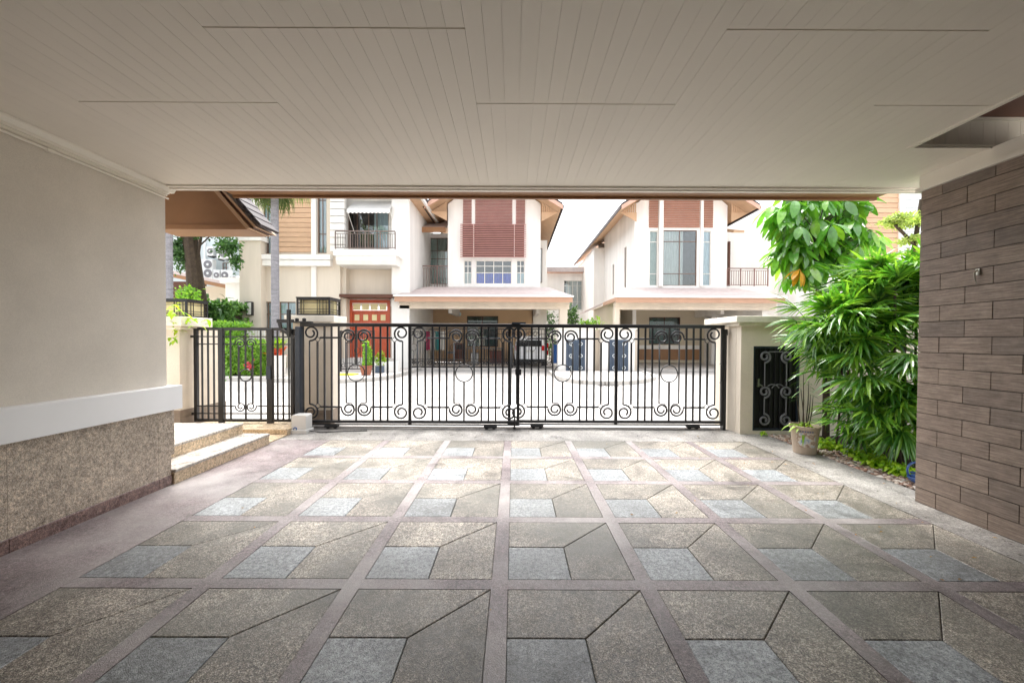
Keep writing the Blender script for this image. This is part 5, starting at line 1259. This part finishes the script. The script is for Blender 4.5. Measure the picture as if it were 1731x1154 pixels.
# ---- right house: low things at its carport
# ---- plants in the middle
def bush(nm, lab, cat, px, py, Y, rads, n, L, mat, seed, grp=None, stem=True):
    q_ = at(px, py, Y); t2 = thing(nm, lab, cat, (q_.x, Y, 0), grp)
    part('foliage', foliage(MB(), q_, rads, n, L, seed), M[mat], t2)
    if stem: part('stem', MB().tube([(q_.x, Y, 0), (q_.x+.05, Y, q_.z*.5), (q_.x, Y, q_.z)], [.06, .05, .02], 6).tube([(q_.x, Y, q_.z*.5), (q_.x+rads[0]*.5, Y, q_.z+.1)], .02, 5), M['trunk'], t2)
    return t2
yp = thing('golden_palm', 'yellow-green golden palm bush in the gap between the two gabled houses', 'palm', (4, 21.5, 0))
r = random.Random(31); mb = MB(); q_ = at(998, 548, 21.3)
for i in range(110):
    a, e = r.uniform(0, 6.28), r.uniform(.15, 1.4); blade(mb, q_+Vector((r.uniform(-.5, .5), r.uniform(-.3, .3), r.uniform(-.4, .2))), (math.cos(a)*math.cos(e), math.sin(a)*math.cos(e), math.sin(e)), r.uniform(.5, 1.0), .085, .6, 4, .3)
part('fronds', mb, M['bright'], yp); part('stems', MB().tube([(q_.x-.3, 21.3, 0), (q_.x-.2, 21.3, q_.z)], .04, 6).tube([(q_.x+.3, 21.3, 0), (q_.x+.2, 21.3, q_.z)], .04, 6), M['trunk'], yp)
bush('shrub', 'grey-green shrub between the carport column and the golden palm', 'shrub', 968, 536, 22.2, (.42, .4, .7), 500, .14, 'hedge', 5)
bush('tree', 'small dark tree behind the open right end of the centre carport', 'tree', 922, 545, 28, (.9, .7, 1.3), 900, .16, 'tree', 6)
bush('shrub', 'low green shrub right of the white car behind the gate', 'shrub', 932, 584, 26, (.45, .4, .6), 500, .13, 'hedge', 7)
# ---- euphorbia pot, bush, little iron fence before the corner house
def potted(lab, labp, px, pyb, r1, h, Y, plantf, mat='clay'):
    x = RX(px, Y, pyb); o = thing('plant_pot', lab, 'pot', (x, Y, .11)); part('vessel', MB().lathe([(0, .11), (r1*.7, .11), (r1*.95, .11+h*.9), (r1*1.08, .11+h*.9), (r1*1.08, .11+h), (r1*.9, .11+h), (r1*.88, .11+h*.85), (0, .11+h*.85)], (x, Y, 0), 18), M[mat], o)
    return x
x = potted('round terracotta pot holding a columnar yellow-green euphorbia on the pavement', '', 619, 640, .24, .38, 15.9, None)
eu = thing('euphorbia', 'columnar yellow-green euphorbia growing in the round terracotta pot', 'plant', (x, 15.9, .45)); mb = MB(); r = random.Random(2); st2 = MB()
for i in range(7):
    xx, yy = x+r.uniform(-.16, .16), 15.9+r.uniform(-.14, .14); h = r.uniform(.7, 1.35); st2.tube([(xx, yy, .44), (xx+r.uniform(-.05, .05), yy, .44+h)], .03, 6)
    for k2 in range(60): p = Vector((xx, yy, .5+h*r.random())); clusterleaf(mb, p, Vector((r.gauss(0, 1), r.gauss(0, 1), .3)), .11, r)
part('leaves', mb, M['bright'], eu); part('stem', st2, M['bright'], eu)
bush('shrub', 'bright lime shrub between the euphorbia pot and the long scrolled gate', 'shrub', 644, 612, 17.5, (.3, .3, .55), 500, .11, 'lime', 8)
tb2 = thing('tool_box', 'small blue-grey box on the pavement beside the euphorbia', 'box', (RX(640, 16.8), 16.8, .11)); xx = R(634, 622, 646, 634, 16.8)
part('body', MB().box(xx[0], xx[1], 16.8, 17.1, .111, .111+.28), M['louvre_blue'], tb2, bevel=.01); part('lid', MB().box(xx[0]-.01, xx[1]+.01, 16.79, 17.11, .392, .42), M['grey_box'], tb2)
fx0, fx1, fz0, fz1 = R(576, 561, 632, 626, 17.6)
fn = thing('iron_fence', 'short black scrolled iron fence in front of the red-brown door', 'fence', ((fx0+fx1)/2, 17.6, .1))
gate_panel(fn, fx0, fx1, 17.6, sz=(fz1-fz0)/1.72, z0=.11, br=.012, sr=.012)
part('rail', MB().box(fx0, fx1, 17.57, 17.63, fz1, fz1+.05).box(fx0, fx1, 17.57, 17.63, .2, .24), M['iron'], fn)
for x in (fx0, fx1): part('post', MB().box(x-.03, x+.03, 17.56, 17.64, .11, fz1+.06), M['iron'], fn)
lw2 = solo('low_planter_wall', MB().box(fx0-.9, fx0-.05, 17.3, 17.8, .111, .62).box(fx1+.1, -4.95, 17.3, 17.7, .111, .55), M['white'], 'low white planter wall beside the short iron fence', 'wall')
# ---- hedges left
hd1 = thing('hedge', 'bright green clipped hedge seen through the pedestrian gate', 'hedge', (-11, 15.6, .1))
x0 = RX(330, 15.4); x1 = RX(452, 15.4)
part('foliage', boxfoliage(MB(), x0, x1, 15.3, 16.5, .2, 1.35, 6500, .16, 3), M['bright'], hd1); part('stems', MB().box(x0+.15, x1-.15, 15.75, 16.3, .11, 1.1), M['trunk'], hd1)
hd2 = thing('hedge', 'dark green tall hedge under the air conditioner wall', 'hedge', (-13.5, 19, .1))
a0, a1 = RX(325, 19), RX(409, 19)
part('foliage', boxfoliage(MB(), a0, a1, 18.4, 20.2, .6, 3.1, 5000, .24, 4), M['hedge'], hd2); part('stems', MB().box(a0+.3, a1-.4, 19, 19.8, .11, 2.6), M['trunk'], hd2)
mb = MB(); r = random.Random(15)
for i in range(60):
    p = Vector((r.uniform(a0+1, a1-.2), 18.3, r.uniform(2.2, 3.3))); a, e = r.uniform(0, 6.28), r.uniform(-.1, 1.2); blade(mb, p, (math.cos(a)*math.cos(e), math.sin(a)*math.cos(e)*.5, math.sin(e)), r.uniform(.5, .9), .1, .5, 4)
part('fern_fronds', mb, M['tree'], hd2)
hd3 = thing('hedge', 'pale green low hedge strip just above the pedestrian gate top', 'hedge', (-11.6, 17.2, .1))
a0, a1 = RX(350, 17), RX(412, 17); part('foliage', boxfoliage(MB(), a0, a1, 16.8, 17.6, .5, 2.15, 3200, .15, 9), M['bright'], hd3); part('stems', MB().box(a0+.2, a1-.2, 17.1, 17.5, .11, 1.7), M['trunk'], hd3)
fl = MB(); r = random.Random(4)
for i in range(60):
    q_ = at(421+r.gauss(0, 4), 617+r.gauss(0, 3), 15.2); clusterleaf(fl, q_, Vector((0, -1, 0)), .12, r)
part('pink_flowers', fl, M['flower'], hd1)
pk = thing('picket_fence', 'white picket fence behind the hedge near the corner column', 'fence', (-11.3, 18.3, .1))
a0, a1, b0, b1 = R(409, 556, 470, 600, 18.3); part('rail', MB().box(a0, a1, 18.34, 18.38, b1-.25, b1-.19).box(a0, a1, 18.34, 18.38, b0+.1, b0+.16), M['white'], pk)
pme = mesh('picket', MB().box(-.03, .03, -.015, .015, 0, b1-.12), M['white']); 
for i in range(14): inst('picket', pme, pk, (a0+(a1-a0)*i/13, 18.32, .115))
# white planter with red cordyline
cxp = RX(468, 15.2); o = thing('white_planter', 'tall white cylindrical planter holding a red cordyline', 'planter', (cxp, 15.2, .11))
part('vessel', MB().lathe([(0, .111), (.27, .111), (.31, .85), (.33, .86), (.33, .9), (.29, .9), (.28, .8), (0, .8)], (cxp, 15.2, 0), 22), M['white_ceramic'], o)
cd_ = thing('cordyline', 'spiky plant with red and lime leaves in the tall white planter', 'plant', (cxp, 15.2, .8)); r = random.Random(3); m1, m2 = MB(), MB()
for i in range(46):
    a, e = r.uniform(0, 6.28), r.uniform(.5, 1.45); blade(m1 if i % 2 else m2, (cxp+r.uniform(-.15, .15), 15.2+r.uniform(-.1, .1), .8+(.0 if i % 2 else .35)), (math.cos(a)*math.cos(e), math.sin(a)*math.cos(e), math.sin(e)), r.uniform(.5, .9), .07, .25, 4)
part('red_leaves', m1, M['red_leaf'], cd_); part('lime_leaves', m2, M['lime'], cd_)
# square terracotta planter with a small flowering shrub close behind the pedestrian gate
tx0, tx1 = RX(345, 7.9, 700), RX(361, 7.9, 700); o = thing('terracotta_planter', 'square terracotta planter just behind the pedestrian gate', 'planter', ((tx0+tx1)/2, 8, 0))
part('vessel', MB().prism([(tx0+.03, .0), (tx1-.03, .0), (tx1, .30), (tx0, .30)], 'y', 7.85, 8.15), M['clay'], o); part('rim', MB().box(tx0-.02, tx1+.02, 7.83, 8.17, .301, .34), M['clay'], o)
b_ = thing('flowering_shrub', 'loose leafy shrub with pale flowers growing in the square terracotta planter', 'shrub', ((tx0+tx1)/2, 8, .34)); c_ = Vector(((tx0+tx1)/2+.05, 8, .85))
part('foliage', foliage(MB(), c_, (.24, .22, .5), 420, .07, 21, .3, .6), M['hedge'], b_); part('stem', MB().tube([(c_.x-.05, 8, .3), (c_.x, 8, .8), (c_.x+.03, 8, 1.2)], [.014, .01, .005], 6).tube([(c_.x-.03, 8, .5), (c_.x+.16, 8, .8), (c_.x+.22, 8, 1.0)], .006, 5), M['trunk'], b_)
# ---- plants on the left pillar planter
pl_ = thing('planter_plant', 'yellow-green trailing plant over the left pillar top beside the lantern', 'plant', (-5.6, 6.5, 1.86)); mb = MB(); r = random.Random(6)
for i in range(75):
    px, py = r.choice(((290, 530), (296, 520), (288, 545), (310, 538), (325, 540), (345, 542), (300, 556), (293, 572)))
    q_ = at(px+r.gauss(0, 5), py+r.gauss(0, 4), 6.42+r.random()*.2); a, e = r.uniform(0, 6.28), r.uniform(-.6, .9)
    blade(mb, q_, (math.cos(a)*math.cos(e), math.sin(a)*math.cos(e), math.sin(e)), r.uniform(.07, .13), .05, .6, 3, .3, 'ovate')
part('leaves', mb, M['lime'], pl_); part('stem', MB().tube([(-5.75, 6.44, 1.6), (-5.7, 6.42, 1.88), (-5.5, 6.45, 1.92)], .006, 5), M['trunk'], pl_)
# ---- big tree and ringed palm at far left
bt = thing('street_tree', 'large leaning dark-trunked tree in front of the air conditioner wall', 'tree', (RX(333, 18), 18, .1))
P = lambda px, py, Y=18: tuple(at(px, py, Y))
mb = MB().tube([(RX(336, 18), 18, .05), P(333, 505), P(328, 455), P(322, 400), P(318, 340)], [.42, .36, .30, .26, .22], 10).tube([P(328, 460), P(316, 420), P(306, 380)], [.2, .14, .1], 8).tube([P(331, 470), P(336, 425), P(341, 395), P(350, 350)], [.09, .06, .05, .04], 6).tube([P(338, 415), P(352, 402), P(368, 385)], [.04, .03, .02], 6)
part('trunk', mb, M['trunk'], bt)
for k2, (px, py, rr3, n) in enumerate(((303, 425, (.5, .5, .9), 900), (385, 415, (.55, .5, .55), 800), (398, 440, (.25, .3, .5), 260), (345, 380, (1.1, .8, .6), 900), (310, 380, (.9, .8, .7), 900), (318, 440, (.3, .3, .5), 200), (330, 300, (2.2, 1.8, 1.6), 1500))):
    part('crown', foliage(MB(), at(px, py, 18), rr3, n, .16, 60+k2, .15), M['tree'], bt)
ep2 = bush('shrub', 'bright fern-like shrub at the foot of the big dark trunk', 'shrub', 318, 500, 17, (.45, .4, .45), 500, .14, 'bright', 14)
rp = thing('ringed_palm_trunk', 'slim grey ringed palm trunk at the far left beside the wall', 'palm', (RX(286, 14), 14, 0)); mb = MB(); x = RX(286, 14, 450)
for i in range(40): mb.tube([(x, 14, i*.16), (x, 14, i*.16+.14), (x, 14, i*.16+.16)], [.10, .115, .095], 10, cap=False)
part('trunk', mb, M['palm_trunk'], rp); part('crown', foliage(MB(), (x, 14, 6.8), (.9, .9, .6), 500, .3, 71), M['palm'], rp)
# ---- fan palm in front of the corner house
fp = thing('fan_palm', 'tall pale-trunked fan palm in front of the cream corner house', 'palm', (RX(465, 16), 16, 0)); mb = MB(); x = RX(465, 16, 450); zt4 = at(465, 300, 16).z
n = 46
for i in range(n):
    z = zt4*i/n; rr4 = .155-.02*i/n+.05*max(0, 1-z/.5); mb.tube([(x, 16, z), (x, 16, z+zt4/n*.85), (x, 16, z+zt4/n)], [rr4, rr4+.006, rr4-.006], 12, cap=False)
part('trunk', mb, M['palm_trunk'], fp)
def palm_leaf(seed):
    r = random.Random(seed); mb = MB(); mb.tube([(0, 0, 0), (0, .5, .05), (0, .95, -.15)], .02, 5)
    for i in range(22):
        a = -1.5+3.0*i/21; blade(mb, (0, .9, -.12), (math.sin(a), math.cos(a)*.9+.2, -.15), r.uniform(.8, 1.15), .06, .75, 5, .3)
    return mesh('frond', mb, M['palm'])
pls = [palm_leaf(i) for i in range(3)]; r = random.Random(2)
for i in range(26):
    a = 6.28*i/26*2.6; e = -.75+1.7*(i/26); rot = (Matrix.Rotation(a, 3, 'Z') @ Matrix.Rotation(e, 3, 'X')).to_euler(); inst('frond', pls[i % 3], fp, (x, 16, zt4+.28+.012*i), rot, .9)
